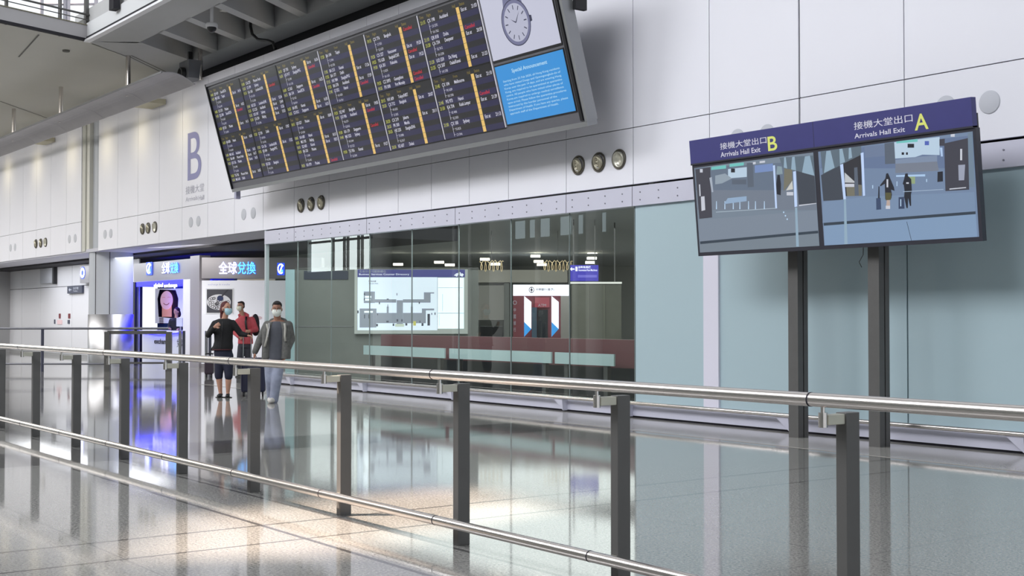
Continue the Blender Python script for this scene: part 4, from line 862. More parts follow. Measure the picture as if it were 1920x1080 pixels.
# curly gold ornaments
M_gold = mat('pale gold tube', (226, 204, 164), rough=.3, metal=.5, emit=.25, ec=(226, 200, 150))
for i, (x0, x1) in enumerate(((899, 944), (1018, 1074))):
    FC = image_frame(x0, 34); a = fuv(FC, x0, 511); c = fuv(FC, x1, 486)
    t = thing('curly_ornament', 'curly pale gold tube ornament %s' % ('above the grey service kiosk' if i == 0 else 'above the bank booth beside the violet sign'), 'ornament', FC.p(.3, 2, 0), 'curly gold ornaments')
    w_, h_ = c[0] - a[0], c[1] - a[1]; nl = 6 if i == 0 else 8; pts = []
    for k in range(nl * 14):
        q = k / (nl * 14 - 1); ph = q * nl * 2 * PI
        pts.append(FC.p(w_ * q + .045 * math.sin(ph), a[1] + h_ / 2 + h_ * .42 * math.cos(ph) * (1 if int(q * nl) % 2 else .75), .03 * math.sin(ph * .5)))
    MB().tube(pts, .010, M_gold, 6).build('tube', t); MB().cyl(FC.p(w_ / 2, a[1] + h_ * .8, 0), FC.p(w_ / 2, 3.74, 0), .006, M_post, 6).build('wire', t)
# ceiling lights of the room behind
M_lum = mat('luminous ceiling light', (255, 250, 238), emit=5, ec=(255, 246, 226))
l0 = None
names = [(746, 495.5, 'above the right part of the map, standing alone'), (823, 491.5, 'above the map heading logo, upper one'), (843, 496.5, 'above the map heading logo, lower one'), (909, 486, 'above the left gold ornament'), (929, 495, 'overlapping the right end of the left gold ornament'), (1004, 480, 'topmost left of the right gold ornament'), (1010, 490, 'middle one left of the right gold ornament'), (1016, 496, 'lowest one left of the right gold ornament'), (1111, 473, 'topmost above the violet sign'), (1110, 484, 'middle one above the violet sign'), (1107, 492, 'lowest one above the violet sign')]
for u, v, lb in names:
    q = P(u, v, D=46)
    if l0 is None: l0 = MB().fbox(Fr(q, (CR[0], CR[1], 0), (0, 0, 1)), -.17, -.04, .17, .04, -.2, 0, M_lum).build('ceiling_light', org=q); o = l0
    else: o = l0.copy(); COL.objects.link(o); o.location = q
    tag(o, 'lit ceiling light behind the glass ' + lb, 'ceiling light', 'lit ceiling lights behind the glass')
# downlights of the hall ceiling across, mirrored by glass and floor
mb = MB(); M_dl = mat('hall downlight', (255, 250, 240), emit=16, ec=(255, 244, 224))
for u, v in ((934, 926), (921, 965), (1015, 936), (1015, 946), (1010, 980), (1010, 998), (907, 1010), (1005, 1032), (1107, 971), (1107, 981), (1110, 1017), (1112, 1058)):
    q = P(u, 1188 - v, Z=7.84); y = 2 * (WALL + .04) - q.y
    mb.box((q.x - .25, y - .25, 7.84), (q.x + .25, y + .25, 7.9), M_dl)
struct(mb, 'ceiling_downlights', 'square downlights across the hall')
# ================================================================== PEOPLE
def remeshed(mb, m, name, parent, voxel, smooth=2, org=None):
    me = bpy.data.meshes.new('tmp'); me.from_pydata([tuple(v) for v in mb.v], [], mb.f); me.update()
    o = bpy.data.objects.new('tmp', me); COL.objects.link(o)
    r = o.modifiers.new('r', 'REMESH'); r.mode = 'VOXEL'; r.voxel_size = voxel; r.use_smooth_shade = True
    s = o.modifiers.new('s', 'SMOOTH'); s.iterations = smooth; s.factor = .5
    dg = bpy.context.evaluated_depsgraph_get(); dg.update(); e = bpy.data.meshes.new_from_object(o.evaluated_get(dg))
    og = ORG[parent.name] if parent is not None else Vector(org)
    e.transform(Matrix.Translation(-og)); e.materials.clear(); e.materials.append(m); e.name = name
    for p in e.polygons: p.use_smooth = True
    bpy.data.objects.remove(o); bpy.data.meshes.remove(me)
    n = bpy.data.objects.new(name, e); COL.objects.link(n)
    if parent is not None: n.parent = parent
    else: n.location = og
    ORG[n.name] = og
    return n
class Fig:
    """a standing figure laid out in a plane facing the hall; x across, y away, z up"""
    def __init__(s, u0, v0, yaw=0.0):
        s.b = P(u0, v0, Z=0); s.u0, s.v0 = u0, v0; s.D = FPX * EYE / (v0 - 594.0); s.k = FPX / s.D
        s.X = Vector((CR[0], CR[1], 0)); s.Y = Vector((CF[0], CF[1], 0))
    def w(s, x, y, z): return s.b + s.X * x + s.Y * y + Vector((0, 0, z))
    def L(s, u, v, y=0.0): return s.w((u - s.u0) / s.k, y, (s.v0 - v) / s.k)
    def limb(s, mb, pts, rad, n=14):
        for i in range(len(pts) - 1):
            a, b = pts[i], pts[i + 1]; mb.cyl(a, b, rad[i], None, n, rad[i + 1])
        for p, r in zip(pts, rad): mb.ball(p, r, r, r, None, 12, 8)
    def rings(s, mb, rs, n=24):
        vs = []
        for c, rx, ry, tw in rs:
            ax = s.X * math.cos(tw) + s.Y * math.sin(tw); ay = -s.X * math.sin(tw) + s.Y * math.cos(tw)
            for i in range(n): q = 2*PI*i/n; vs.append(c + ax*(rx*math.cos(q)) + ay*(ry*math.sin(q)))
        fs = [(k*n+i, k*n+(i+1)%n, (k+1)*n+(i+1)%n, (k+1)*n+i) for k in range(len(rs)-1) for i in range(n)]
        fs += [tuple(range(n-1,-1,-1)), tuple(range(len(vs)-n, len(vs)))]
        mb.add(vs, fs, None, True)
    def rot(s, yaw, pitch=0.0):
        """columns: face right, face back, up, for a head turned by yaw towards +x"""
        f = -s.Y * math.cos(yaw) + s.X * math.sin(yaw); f = (f + Vector((0, 0, -math.sin(pitch)))).normalized()
        r = Vector((0, 0, 1)).cross(f).normalized(); u = f.cross(r).normalized()
        return Matrix((r, -f, u)).transposed()
    def head(s, mb, c, yaw, pitch=0.0, k=1.0):
        R = s.rot(yaw, pitch); g = lambda x, y, z: c + R @ Vector((x, y, z)) * k
        mb.ball(g(0, .01, .03), .076*k, .095*k, .095*k, None, 20, 14, R); mb.ball(g(0, -.018, -.035), .06*k, .07*k, .075*k, None, 18, 12, R); mb.ball(g(0, -.05, -.088), .03*k, .03*k, .024*k, None, 12, 8, R)
        mb.ball(g(0, -.098, -.012), .013*k, .022*k, .018*k, None, 10, 8, R); mb.ball(g(0, -.086, .012), .009*k, .018*k, .03*k, None, 10, 8, R)
        for q in (-1, 1): mb.ball(g(q*.08, .0, -.005), .013*k, .022*k, .034*k, None, 10, 8, R)
        mb.ball(g(0, -.082, -.055), .028*k, .014*k, .008*k, None, 10, 8, R)
        return R, g
    def eyes(s, g, R, par):
        for q in (-1, 1):
            m_ = MB(); m_.ball(g(q*.031, -.079, .014), .014, .012, .008, mat('eye white', (214, 210, 206), rough=.3), 10, 8, R); m_.ball(g(q*.031, -.0885, .014), .007, .005, .007, mat('dark iris', (40, 28, 24), rough=.3), 8, 6, R); m_.build('eye', par)
            m_ = MB(); m_.tube([g(q*.014, -.09, .032), g(q*.032, -.09, .038), g(q*.05, -.078, .034)], .004, mat('dark brow', (36, 28, 26), rough=.8), 6); m_.build('eyebrow', par)
    def mask(s, g, R, par, m, k=1.0):
        n = 14; vs = []; fs = []
        for j in range(7):
            z = .008 - .118 * j / 6
            wd = (.060, .068, .070, .068, .062, .05, .03)[j]; dp = (.098, .108, .115, .114, .108, .098, .082)[j]
            for i in range(n):
                q = -1 + 2 * i / (n - 1); vs.append(g(wd * 1.08 * math.sin(q * 1.35) / math.sin(1.35), -dp * (math.cos(q * 1.2) * .75 + .25) + .0 , z))
        for v in list(vs): vs.append(v + (v - g(0, 0, -.04)).normalized() * .004)
        o = 7 * n
        for j in range(6):
            for i in range(n - 1): a = j*n+i; fs += [(a, a+1, a+n+1, a+n), (o+a, o+a+n, o+a+n+1, o+a+1)]
        m_ = MB().add(vs, fs, m, True); mk = m_.build('face_mask', par)
        for q in (-1, 1):
            t = MB(); t.tube([g(q*.066, -.05, -.005), g(q*.08, -.01, .02), g(q*.084, .02, .0), g(q*.08, -.0, -.03), g(q*.062, -.045, -.06)], .0025, m, 5); t.build('ear_loop', mk)
    def hand(s, mb, wr, d, side, curl=.6, k=1.0):
        """palm with four bent fingers and a thumb; d points from wrist to knuckles"""
        d = d.normalized(); a = side.normalized(); a = (a - d * a.dot(d)).normalized(); nrm = d.cross(a).normalized()
        R = Matrix((a, nrm, d)).transposed(); mb.ball(wr + d * .045 * k, .040*k, .017*k, .05*k, None, 14, 10, R); mb.ball(wr, .026*k, .02*k, .03*k, None, 12, 8, R)
        for i, (off, ln) in enumerate(((-.03, .06), (-.010, .07), (.010, .068), (.029, .052))):
            p0 = wr + d * .08 * k + a * off * k; b = [p0]; ang = 0
            for q in (.45, .33, .22): ang += curl; b.append(b[-1] + (d * math.cos(ang) + nrm * math.sin(ang)) * ln * q * k)
            s.limb(mb, b, [.0098*k, .0092*k, .0085*k, .0078*k], 8)
        t0 = wr + d * .02 * k - a * .03 * k; t1 = t0 + (d * .6 - a * .7 + nrm * .3).normalized() * .035 * k; t2 = t1 + (d * .9 + nrm * .5).normalized() * .03 * k
        s.limb(mb, [t0, t1, t2], [.013*k, .011*k, .009*k], 8)
SKIN = lambda n, c: mat(n, c, rough=.55, noise=.05, nscale=20)
def ref(o): return o
VX = .0085
# ---------------------------------------------------------------- woman in black
f = Fig(420, 745)
wo = thing('person', 'person in black cardigan, navy cropped trousers and blue face mask, hand raised to chest', 'person', f.b)
hc = f.L(424, 579, -.02); sk = SKIN('tan skin', (188, 142, 120)); b_ = MB(); R, g = f.head(b_, hc, math.radians(48), .02, .98)
nk = f.L(419.5, 597, .0); b_.cyl(nk - Vector((0, 0, .06)), hc + Vector((0, 0, -.05)), .052, None, 16)
f.rings(b_, [(f.L(418, 664), .14, .10, 0), (f.L(418.5, 645), .12, .09, 0), (f.L(418.5, 625), .13, .1, 0), (f.L(418.5, 608), .165, .095, 0), (f.L(419, 601), .15, .07, 0), (f.L(419.5, 597), .06, .055, 0)])
SL, SR = f.L(402, 607), f.L(436, 606)
EL, HL = f.L(391.5, 628, -.06), f.L(408, 612.5, -.24); ER, HR = f.L(450, 626, .03), f.L(463, 628.5, -.02)
f.limb(b_, [SL, EL, HL], [.045, .038, .026]); f.limb(b_, [SR, ER, HR], [.045, .038, .026])
f.hand(b_, HL, f.X * .8 + Vector((0, 0, .5)), Vector((0, 0, 1)) - f.X * .2, .75); f.hand(b_, HR, f.X * .9 + Vector((0, 0, -.2)), -f.Y, .8)
legs = [([f.L(412, 667), f.L(410.5, 702, -.03), f.L(413.3, 735.5, .0)], f.L(412.5, 742.3, -.1)), ([f.L(427, 667), f.L(430, 703, -.06), f.L(427.6, 735.5, -.02)], f.L(429.5, 742.3, -.14))]
for pts, toe in legs:
    f.limb(b_, pts, [.078, .053, .033]); c = pts[1] + (pts[2] - pts[1]) * .3; f.limb(b_, [pts[1], c, pts[2]], [.05, .056, .033])
    h = pts[2] + Vector((0, 0, -.04)); f.limb(b_, [pts[2], h, toe], [.032, .034, .028])
remeshed(b_, sk, 'body', wo, VX); f.eyes(g, R, wo)
M_blk = mat('black knit', (24, 24, 27), rough=.85, noise=.15, nscale=30, bump=.2); M_nvy = mat('navy cotton', (32, 34, 54), rough=.85, noise=.1, nscale=20, bump=.2)
b_ = MB(); f.rings(b_, [(f.L(417, 656), .178, .135, 0), (f.L(417.5, 650), .182, .138, 0), (f.L(418.5, 640), .165, .13, 0), (f.L(418.5, 622), .172, .13, 0), (f.L(418.5, 608), .195, .12, 0), (f.L(419, 601), .175, .09, 0), (f.L(419, 597.5), .09, .07, 0)])
f.limb(b_, [SL, EL, HL + (EL - HL) * .14], [.062, .055, .042]); f.limb(b_, [SR, ER, HR + (ER - HR) * .1], [.062, .055, .042]); f.limb(b_, [f.L(397, 655), f.L(404, 652)], [.03, .06])
jk = remeshed(b_, M_blk, 'cardigan', wo, .012, 3)
MB().tube([f.L(419, 603, -.125), f.L(419, 625, -.145), f.L(418, 655, -.15)], .004, mat('zip grey', (62, 62, 66), rough=.4, metal=.5), 6).build('zip', jk)
MB().tube([f.w((u - 420) / f.k, -.145 * math.sqrt(max(0, 1 - ((u - 417.5) / 19.5) ** 2)), (745 - 655.5) / f.k) for u in range(399, 437, 2)], .012, mat('dark red hem', (70, 30, 36), rough=.8), 6).build('hem', jk)
b_ = MB(); f.rings(b_, [(f.L(418, 672), .15, .12, 0), (f.L(418, 662), .168, .13, 0), (f.L(418, 648), .15, .12, 0)])
for (pts, toe), hem in zip(legs, (.10, .08)): e = pts[1] + (pts[2] - pts[1]) * hem; f.limb(b_, [pts[0], pts[1], e], [.100, .076, .074])
remeshed(b_, M_nvy, 'cropped_trousers', wo, .012, 3)
for pts, toe in legs:
    b_ = MB(); h = pts[2]; heel = Vector((h.x, h.y, .035)) - (toe - h) * .25; t_ = Vector((toe.x, toe.y, .03)); f.limb(b_, [heel, (heel + t_) / 2, t_], [.036, .036, .036]); 
    b_.box((min(heel.x, t_.x) - .02, min(heel.y, t_.y) - .02, 0), (max(heel.x, t_.x) + .02, max(heel.y, t_.y) + .02, .014), None); remeshed(b_, mat('black shoe', (20, 20, 22), rough=.4), 'shoe', wo, .009, 2)
M_red_h = mat('dark red brown hair', (84, 34, 36), rough=.7, noise=.3, nscale=60, bump=.4)
b_ = MB(); b_.ball(g(0, .034, .052), .086, .094, .086, None, 18, 12, R); b_.ball(g(0, .075, -.02), .082, .07, .1, None, 16, 10, R); b_.ball(g(0, .09, -.13), .065, .055, .11, None, 16, 10, R); b_.ball(g(.06, .02, -.0), .03, .05, .06, None, 12, 8, R); b_.ball(g(-.06, .03, -.01), .03, .05, .06, None, 12, 8, R)
remeshed(b_, M_red_h, 'hair', wo, .009, 1); f.mask(g, R, wo, mat('pale blue mask', (178, 216, 226), rough=.8))
# ---------------------------------------------------------------- man in grey jacket
f = Fig(511, 755)
ma = thing('person', 'person in grey hooded jacket, pale blue jeans and white face mask, walking forward', 'person', f.b)
sk2 = SKIN('brown skin', (150, 108, 88)); hc = f.L(519.5, 580, -.04); b_ = MB(); R, g = f.head(b_, hc, math.radians(6), .18)
b_.cyl(f.L(520, 607), hc + Vector((0, 0, -.05)), .06, None, 16)
f.rings(b_, [(f.L(515, 676), .15, .11, 0), (f.L(517, 650), .14, .1, 0), (f.L(518, 620), .165, .11, 0), (f.L(520, 608), .19, .1, 0), (f.L(520, 603), .14, .07, 0), (f.L(520, 599), .065, .06, 0)])
SL, SR = f.L(501, 610), f.L(540, 610); EL, HL = f.L(486, 637, .05), f.L(478, 661, -.04); ER, HR = f.L(545, 636, .04), f.L(538, 662, -.1)
f.limb(b_, [SL, EL, HL], [.05, .042, .03]); f.limb(b_, [SR, ER, HR], [.05, .042, .03]); f.hand(b_, HL, Vector((0, 0, -1)) - f.X * .1, f.X * -.2 + f.Y * .6, .5, 1.05); f.hand(b_, HR, Vector((0, 0, -1)) - f.X * .15, f.X * .2 - f.Y * .6, .5, 1.05)
legs = [([f.L(506, 679), f.L(507, 712, -.02), f.L(506.5, 745, .12)], f.L(505.5, 748, .0)), ([f.L(523, 679), f.L(520.5, 711, -.1), f.L(514.5, 746, -.06)], f.L(511, 750.5, -.2))]
legs[0][0][2].z = .12
for pts, toe in legs: toe.z = .035; f.limb(b_, pts, [.085, .06, .042]); f.limb(b_, [pts[2], toe], [.04, .03])
remeshed(b_, sk2, 'body', ma, VX); f.eyes(g, R, ma)
M_gj = mat('grey marl jacket', (98, 98, 96), rough=.9, noise=.18, nscale=25, bump=.25); M_gs = mat('slate grey shirt', (84, 86, 94), rough=.9, noise=.06, nscale=14, bump=.15); M_jn = mat('pale blue denim', (142, 148, 168), rough=.85, noise=.12, nscale=12, bump=.2); M_stp = mat('light grey strap', (176, 174, 166), rough=.8)
b_ = MB(); f.rings(b_, [(f.L(517, 675), .165, .13, 0), (f.L(518, 650), .155, .125, 0), (f.L(518.5, 620), .17, .125, 0), (f.L(520, 606), .16, .1, 0), (f.L(520, 602), .075, .075, 0)]); remeshed(b_, M_gs, 'shirt', ma, .012, 3)
b_ = MB()
for sx in (-1, 1):
    f.rings(b_, [(f.L(518 + sx * 16.5, 673, -.0), .09, .145, sx * .25), (f.L(518.5 + sx * 17, 650, -.0), .085, .14, sx * .25), (f.L(519.5 + sx * 16.5, 622, -.0), .085, .14, sx * .25), (f.L(520 + sx * 14, 609, .0), .09, .12, sx * .2), (f.L(520 + sx * 9, 603, .01), .07, .09, 0)])
f.rings(b_, [(f.L(518, 672, .06), .19, .09, 0), (f.L(519, 620, .06), .2, .09, 0), (f.L(520, 604, .05), .15, .07, 0)])
f.limb(b_, [SL, EL, HL + (EL - HL) * .06], [.08, .068, .052]); f.limb(b_, [SR, ER, HR + (ER - HR) * .06], [.08, .068, .052]); f.limb(b_, [f.L(508, 602, .05), f.L(520, 600, .09), f.L(532, 602, .05)], [.045, .06, .045])
jk = remeshed(b_, M_gj, 'hooded_jacket', ma, .012, 3)
for pts in (((503, 607), (505.5, 618), (503, 636), (499, 650)), ((536, 606), (537.5, 616), (536.5, 630), (538, 640))):
    MB().tube([f.L(u, v, -.155) for u, v in pts], .019, M_stp, 8).build('strap', jk)
MB().tube([f.L(507, 606, -.16), f.L(508, 614, -.175), f.L(506, 624, -.175), f.L(505, 632, -.17)], .006, M_white, 6).build('drawstring', jk)
b_ = MB(); f.rings(b_, [(f.L(515, 684), .155, .12, 0), (f.L(515, 676), .165, .125, 0), (f.L(516, 668), .15, .12, 0)])
for pts, toe in legs: a = pts[2] + Vector((0, 0, -.03)); f.limb(b_, [pts[0], pts[1], pts[1] + (a - pts[1]) * .6, a], [.102, .088, .08, .078])
remeshed(b_, M_jn, 'jeans', ma, .012, 3)
for pts, toe in legs:
    b_ = MB(); h = Vector((pts[2].x, pts[2].y, .05)); t_ = Vector((toe.x, toe.y, .045)); f.limb(b_, [h, (h + t_) / 2, t_], [.05, .047, .043]); remeshed(b_, mat('off white trainer', (204, 200, 196), rough=.6), 'shoe', ma, .01, 2)
b_ = MB(); b_.ball(g(0, .034, .06), .083, .093, .08, None, 18, 12, R); b_.ball(g(0, .055, .0), .078, .06, .07, None, 14, 10, R); b_.ball(g(0, -.03, .108), .06, .048, .024, None, 14, 8, R)
remeshed(b_, mat('short black hair', (30, 27, 27), rough=.8, noise=.3, nscale=60, bump=.5), 'hair', ma, .009, 1); f.mask(g, R, ma, mat('white mask', (226, 230, 222), rough=.8))
# rucksack on the back, seen over the shoulders
# ---------------------------------------------------------------- man in red
f = Fig(456, 703)
rd = thing('person', 'person in coral red jacket and white face mask, looking aside behind the other two', 'person', f.b)
hc = f.L(451, 574.5, -.03); b_ = MB(); R, g = f.head(b_, hc, math.radians(-28), .05, 1.0); sk3 = SKIN('light brown skin', (176, 132, 112))
b_.cyl(f.L(455, 596), hc + Vector((0, 0, -.05)), .06, None, 16)
f.rings(b_, [(f.L(459, 646), .15, .12, 0), (f.L(459, 620), .15, .12, 0), (f.L(458.5, 603), .19, .12, .3), (f.L(458, 597), .17, .1, .3), (f.L(456, 592), .07, .07, 0)])
SL, SR = f.L(446, 603, -.02), f.L(471, 600, .05); EL, HL = f.L(441, 624, -.02), f.L(452, 632, -.22); ER, HR = f.L(479, 618, .02), f.L(472, 620.5, -.22)
f.limb(b_, [SL, EL, HL], [.052, .045, .03]); f.limb(b_, [SR, ER, HR], [.052, .045, .03]); f.hand(b_, HR, -f.X - f.Y * .3, Vector((0, 0, 1)), .8); f.hand(b_, HL, f.X - f.Y * .3, Vector((0, 0, 1)), .8)
legs = [([f.L(453, 650), f.L(451, 678, -.12), f.L(449, 698, -.05)], f.L(447, 701, -.2)), ([f.L(464, 650), f.L(466, 677, .0), f.L(467, 697, .22)], f.L(466, 701, .1))]
for pts, toe in legs: toe.z = .035; f.limb(b_, pts, [.088, .06, .042]); f.limb(b_, [pts[2], toe], [.04, .03])
remeshed(b_, sk3, 'body', rd, .010); f.eyes(g, R, rd)
M_rj = mat('coral red jacket', (192, 80, 90), rough=.75, noise=.1, nscale=12, bump=.2); M_dt = mat('dark grey trousers', (56, 56, 66), rough=.85, noise=.1)
b_ = MB(); f.rings(b_, [(f.L(460, 645), .19, .15, 0), (f.L(460, 636), .185, .15, 0), (f.L(459, 618), .175, .145, .2), (f.L(458.5, 604), .2, .14, .3), (f.L(458, 598), .19, .12, .3), (f.L(456, 592), .09, .085, 0)])
f.limb(b_, [SL, EL, HL + (EL - HL) * .1], [.08, .07, .05]); f.limb(b_, [SR, ER, HR + (ER - HR) * .12], [.085, .072, .052]); f.limb(b_, [f.L(449, 591, -.04), f.L(456, 588, .06), f.L(464, 591, .0)], [.04, .05, .04])
jk = remeshed(b_, M_rj, 'red_jacket', rd, .013, 3)
MB().tube([f.L(463, 594, -.1), f.L(462.5, 603, -.16), f.L(464, 616, -.16), f.L(470, 628, -.1)], .026, M_black, 8).build('rucksack_strap', jk)
b_ = MB(); f.rings(b_, [(f.L(459, 652), .17, .135, 0), (f.L(459, 640), .17, .135, 0)])
for pts, toe in legs: f.limb(b_, [pts[0], pts[1], pts[2] + Vector((0, 0, -.04))], [.1, .082, .066])
remeshed(b_, M_dt, 'trousers', rd, .013, 3)
for pts, toe in legs: b_ = MB(); h = Vector((pts[2].x, pts[2].y, .05)); t_ = Vector((toe.x, toe.y, .045)); f.limb(b_, [h, (h + t_) / 2, t_], [.05, .047, .043]); remeshed(b_, MATS['black shoe'], 'shoe', rd, .011, 2)
b_ = MB(); b_.ball(g(0, .034, .055), .081, .09, .078, None, 16, 10, R); b_.ball(g(0, .055, .0), .076, .06, .07, None, 14, 8, R); b_.ball(g(0, -.03, .098), .06, .05, .026, None, 12, 8, R)
remeshed(b_, mat('short dark hair', (44, 34, 32), rough=.8, noise=.3, nscale=60), 'hair', rd, .01, 1); f.mask(g, R, rd, mat('cream mask', (222, 222, 206), rough=.8))
b_ = MB(); b_.ball(f.L(475, 607, .22), .12, .1, .25, None, 18, 12); b_.ball(f.L(475, 617, .26), .13, .1, .18, None, 16, 10)
tag(remeshed(b_, mat('black rucksack', (34, 32, 40), rough=.8, noise=.1), 'rucksack', None, .015, 2, org=f.L(474, 640, .16)), 'black rucksack worn by the person in the red jacket', 'rucksack')
MB_r = None
# ---------------------------------------------------------------- clerk behind the exchange counter
f = Fig(332, 684); f.b = P(331, 600, Y=15.05); f.b.z = 0; f.k = FPX / 38.2
ckp = thing('person', 'dark haired person in black standing behind the money exchange counter', 'person', f.b)
hc = f.w(0, 0, 1.60); b_ = MB(); R, g = f.head(b_, hc, math.radians(-30), .25); b_.cyl(f.w(0, 0, 1.38), hc, .055, None, 14)
f.rings(b_, [(f.w(0, 0, 0.0), .1, .09, 0), (f.w(0, 0, .85), .15, .11, 0), (f.w(0, 0, 1.1), .13, .1, 0), (f.w(0, 0, 1.33), .17, .1, 0), (f.w(0, 0, 1.41), .1, .07, 0)])
f.limb(b_, [f.w(-.17, 0, 1.34), f.w(-.22, -.05, 1.12), f.w(-.12, -.22, 1.08)], [.045, .04, .028]); f.limb(b_, [f.w(.17, 0, 1.34), f.w(.22, -.05, 1.12), f.w(.12, -.22, 1.08)], [.045, .04, .028])
f.hand(b_, f.w(-.12, -.22, 1.08), -f.Y, f.X, .4); f.hand(b_, f.w(.12, -.22, 1.08), -f.Y, -f.X, .4)
remeshed(b_, sk, 'body', ckp, .011); f.eyes(g, R, ckp)
b_ = MB(); f.rings(b_, [(f.w(0, 0, .0), .13, .11, 0), (f.w(0, 0, .9), .18, .135, 0), (f.w(0, 0, 1.1), .16, .125, 0), (f.w(0, 0, 1.33), .2, .125, 0), (f.w(0, 0, 1.42), .11, .085, 0)])
f.limb(b_, [f.w(-.17, 0, 1.34), f.w(-.22, -.05, 1.12), f.w(-.13, -.2, 1.085)], [.062, .055, .042]); f.limb(b_, [f.w(.17, 0, 1.34), f.w(.22, -.05, 1.12), f.w(.13, -.2, 1.085)], [.062, .055, .042])
remeshed(b_, M_blk, 'dark_uniform', ckp, .014, 3)
b_ = MB(); b_.ball(g(0, .034, .052), .09, .1, .09, None, 16, 10, R); b_.ball(g(0, .07, -.06), .085, .065, .13, None, 14, 10, R); remeshed(b_, mat('dark brown hair', (52, 24, 26), rough=.7), 'hair', ckp, .011, 1)
# ---------------------------------------------------------------- suitcases
def suitcase(u, v, w, h, dpt, m, label, hx, hz, name='suitcase', yaw=.15):
    f = Fig(u, v); t = thing('suitcase', label, 'suitcase', f.b)
    X = (f.X * math.cos(yaw) + f.Y * math.sin(yaw)); fr = Fr(f.b - X * w / 2 - f.Y * dpt / 2, X, (0, 0, 1))
    mb = MB(); mb.fbox(fr, 0, .07, w, h, -dpt, 0, m); sh = mb.build('shell', t, bevel=.035)
    for k in range(1, 6): MB().fbox(fr, w * k / 6 - .008, .12, w * k / 6 + .008, h - .06, 0, .008, m).build('rib', sh)
    for a in (.05, w - .05):
        for b in (-.05, -dpt + .05):
            c = fr.p(a, .032, b); q = MB(); q.cyl(c - X * .014, c + X * .014, .032, M_black, 14); q.build('wheel', t)
            MB().fbox(fr, a - .012, .03, a + .012, .075, b - .01, b + .01, M_black).build('wheel_fork', t)
    if hz:
        q = MB(); x0 = w / 2 + hx
        for dx in (-.07, .07): q.cyl(fr.p(x0 + dx, h, -dpt * .8), fr.p(x0 + dx, hz, -dpt * .8), .009, M_chrome, 8)
        q.build('pull_rods', t)['label'] = 'bright telescopic rods'
        q = MB(); q.cyl(fr.p(x0 - .09, hz, -dpt * .8), fr.p(x0 + .09, hz, -dpt * .8), .017, M_black, 10); q.build('handle', t)
    return t
suitcase(477, 742, .44, .70, .27, mat('navy suitcase shell', (34, 36, 62), rough=.4), 'large navy suitcase pulled by its rods between the two front walkers', -.12, 1.10)
suitcase(394, 707, .21, .5, .3, mat('dark maroon suitcase shell', (58, 44, 58), rough=.5), 'small dark maroon suitcase on the floor behind the person in black', 0, .56)
# ================================================================== LIGHT
w = bpy.data.worlds.new('World'); SC.world = w; w.use_nodes = True
bg = w.node_tree.nodes['Background']; bg.inputs[0].default_value = (0.90, 0.95, 1.0, 1); bg.inputs[1].default_value = 1.15
def area(name, loc, target, sx, sy, power, col=(1, 1, 1), spread=None):
    l = bpy.data.lights.new(name, 'AREA'); l.shape = 'RECTANGLE'; l.size = sx; l.size_y = sy; l.energy = power; l.color = col
    if spread: l.spread = spread
    o = bpy.data.objects.new(name, l); COL.objects.link(o); o.location = loc
    o.rotation_euler = (Vector(target) - Vector(loc)).to_track_quat('-Z', 'Y').to_euler(); return o
# unseen roof added to block the sun, opening shaped from the floor patch
SUN_D = Vector((0.30, 0.42, -0.856)).normalized()      # direction the sunlight travels
ZR = 16.0
def up(x, y): t = -(ZR) / SUN_D.z; return (x - SUN_D.x * t, y - SUN_D.y * t)
patch = [tuple(P(u, v, Z=0))[:2] for u, v in ((330, 968), (210, 1050), (640, 1040), (860, 985), (1020, 956), (870, 908), (700, 925))]
hole = [up(*p) for p in patch]
cx = sum(p[0] for p in hole) / len(hole); cy = sum(p[1] for p in hole) / len(hole)
outer = []
M_roof = mat('white roof lining', (206, 208, 212), rough=.8)
mb = MB(); X0, X1, Y0, Y1 = -56, 12, -26, 9.0
def ray_to_edge(p):
    dx, dy = p[0] - cx, p[1] - cy; ts = []
    if dx > 0: ts.append((X1 - cx) / dx)
    if dx < 0: ts.append((X0 - cx) / dx)
    if dy > 0: ts.append((Y1 - cy) / dy)
    if dy < 0: ts.append((Y0 - cy) / dy)
    t = min(ts); return (cx + dx * t, cy + dy * t)
corners = [(X0, Y0), (X1, Y0), (X1, Y1), (X0, Y1)]
ang = lambda p: math.atan2(p[1] - cy, p[0] - cx)
hole.sort(key=ang)
for i in range(len(hole)):
    a, b = hole[i], hole[(i + 1) % len(hole)]; A, B = ray_to_edge(a), ray_to_edge(b)
    aa, ab = ang(a), ang(b)
    if ab < aa: ab += 2 * PI
    cs = sorted([(ang(c) if ang(c) >= aa else ang(c) + 2 * PI, c) for c in corners])
    mid = [c for q, c in cs if aa < q < ab]
    mb.prism([a, A] + mid + [B, b], ZR, ZR + .2, M_roof)
struct(mb, 'ceiling_roof_mask', 'unseen white roof that blocks the sun, opening shaped for the floor patch')
sun = bpy.data.lights.new('sun', 'SUN'); sun.energy = 14; sun.angle = math.radians(2.2); sun.color = (1, .80, .64)
so = bpy.data.objects.new('sun', sun); COL.objects.link(so); so.rotation_euler = SUN_D.to_track_quat('-Z', 'Y').to_euler()
area('hall_fill_left', (-46.5, 2, 7.7), (-46.5, 2, 0), 31, 10, 3800, (1, .98, .95))  # broad area lamp added under the slab to brighten the left wall
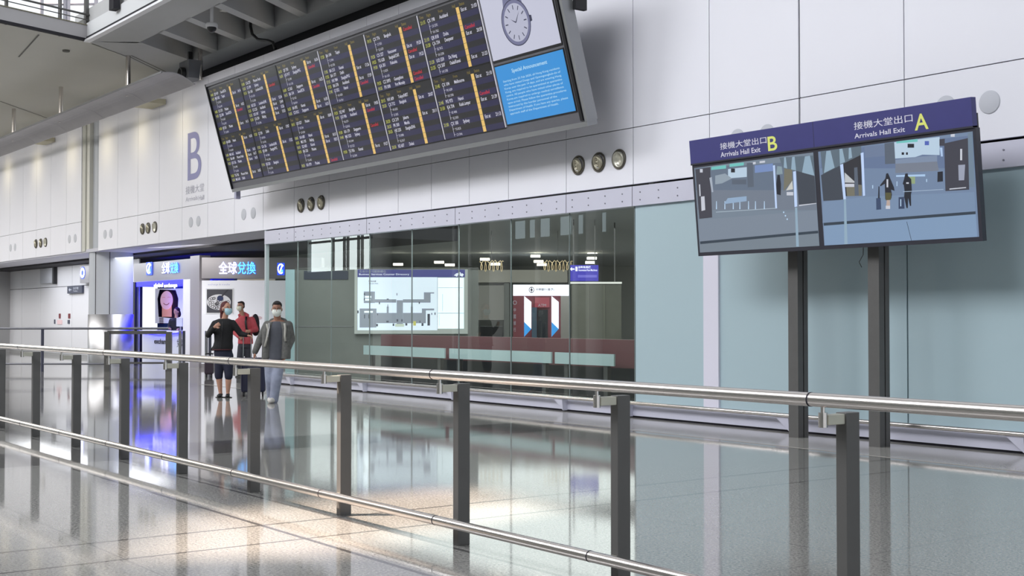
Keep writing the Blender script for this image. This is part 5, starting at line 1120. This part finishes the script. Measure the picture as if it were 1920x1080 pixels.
area('skylight_fill_left', (-27, -6, 15), (-22, 12, 4), 9, 8, 2900, (.96, .97, 1))  # area lamp added below the roof for soft light from the left
area('skylight_fill_centre', (-10, -6, 15), (-9, 11, 3), 18, 8, 3700, (.96, .97, 1))  # area lamp added below the roof to brighten wall and floor
area('interior_fill', (-22, 18, 3.6), (-22, 18, 0), 12, 6, 420, (.95, 1, .98))  # area lamp added to lift the room behind the glass
area('interior_fill_far', (-34, 26, 3.7), (-34, 26, 0), 14, 8, 500, (.95, 1, .98))  # second area lamp added for the far end of that room
area('lobby_fill', (-20, 12.9, 3.3), (-20, 13.6, 0), 10, .4, 150, (.95, 1, .98))  # strip lamp added to brighten the partition behind the glass
area('exchange_front_fill', (-33.2, 13.1, 3.3), (-33.6, 15, 1.2), 2.5, .6, 60, (1, .98, .95))  # lamp added to brighten the right face of the kiosk
for i, (u, v) in enumerate(((345, 240), (265, 258), (200, 279), (135, 296), (70, 314), (15, 328))):
    q = P(u, v, Y=WALL); l = bpy.data.lights.new('wall_wash', 'SPOT'); l.energy = 14; l.color = (1, .86, .5); l.spot_size = 2.2; l.spot_blend = 1; l.shadow_soft_size = .3
    o = bpy.data.objects.new('wall_wash', l); COL.objects.link(o); o.location = (q.x, WALL - .8, q.z + .12); o.rotation_euler = Vector((0, .8, -.2)).to_track_quat('-Z', 'Y').to_euler()
area('shop_ceiling_light', (-42, 13.6, 3.25), (-42, 13.9, 0), 14, 1.2, 230, (.95, .97, 1))
# camera
cam = bpy.data.cameras.new('camera'); co = bpy.data.objects.new('camera', cam); COL.objects.link(co)
cam.sensor_width = 36; cam.lens = FPX / 1920 * 36; cam.clip_end = 300
co.location = (0, 0, EYE)
fw = Vector((CF[0] * math.cos(PITCH), CF[1] * math.cos(PITCH), math.sin(PITCH)))
co.rotation_euler = fw.to_track_quat('-Z', 'Y').to_euler()
SC.camera = co
SC.view_settings.view_transform = 'Standard'; SC.view_settings.look = 'None'; SC.view_settings.gamma = 1.0; SC.view_settings.use_curve_mapping = False
SC.view_settings.exposure = 0.0
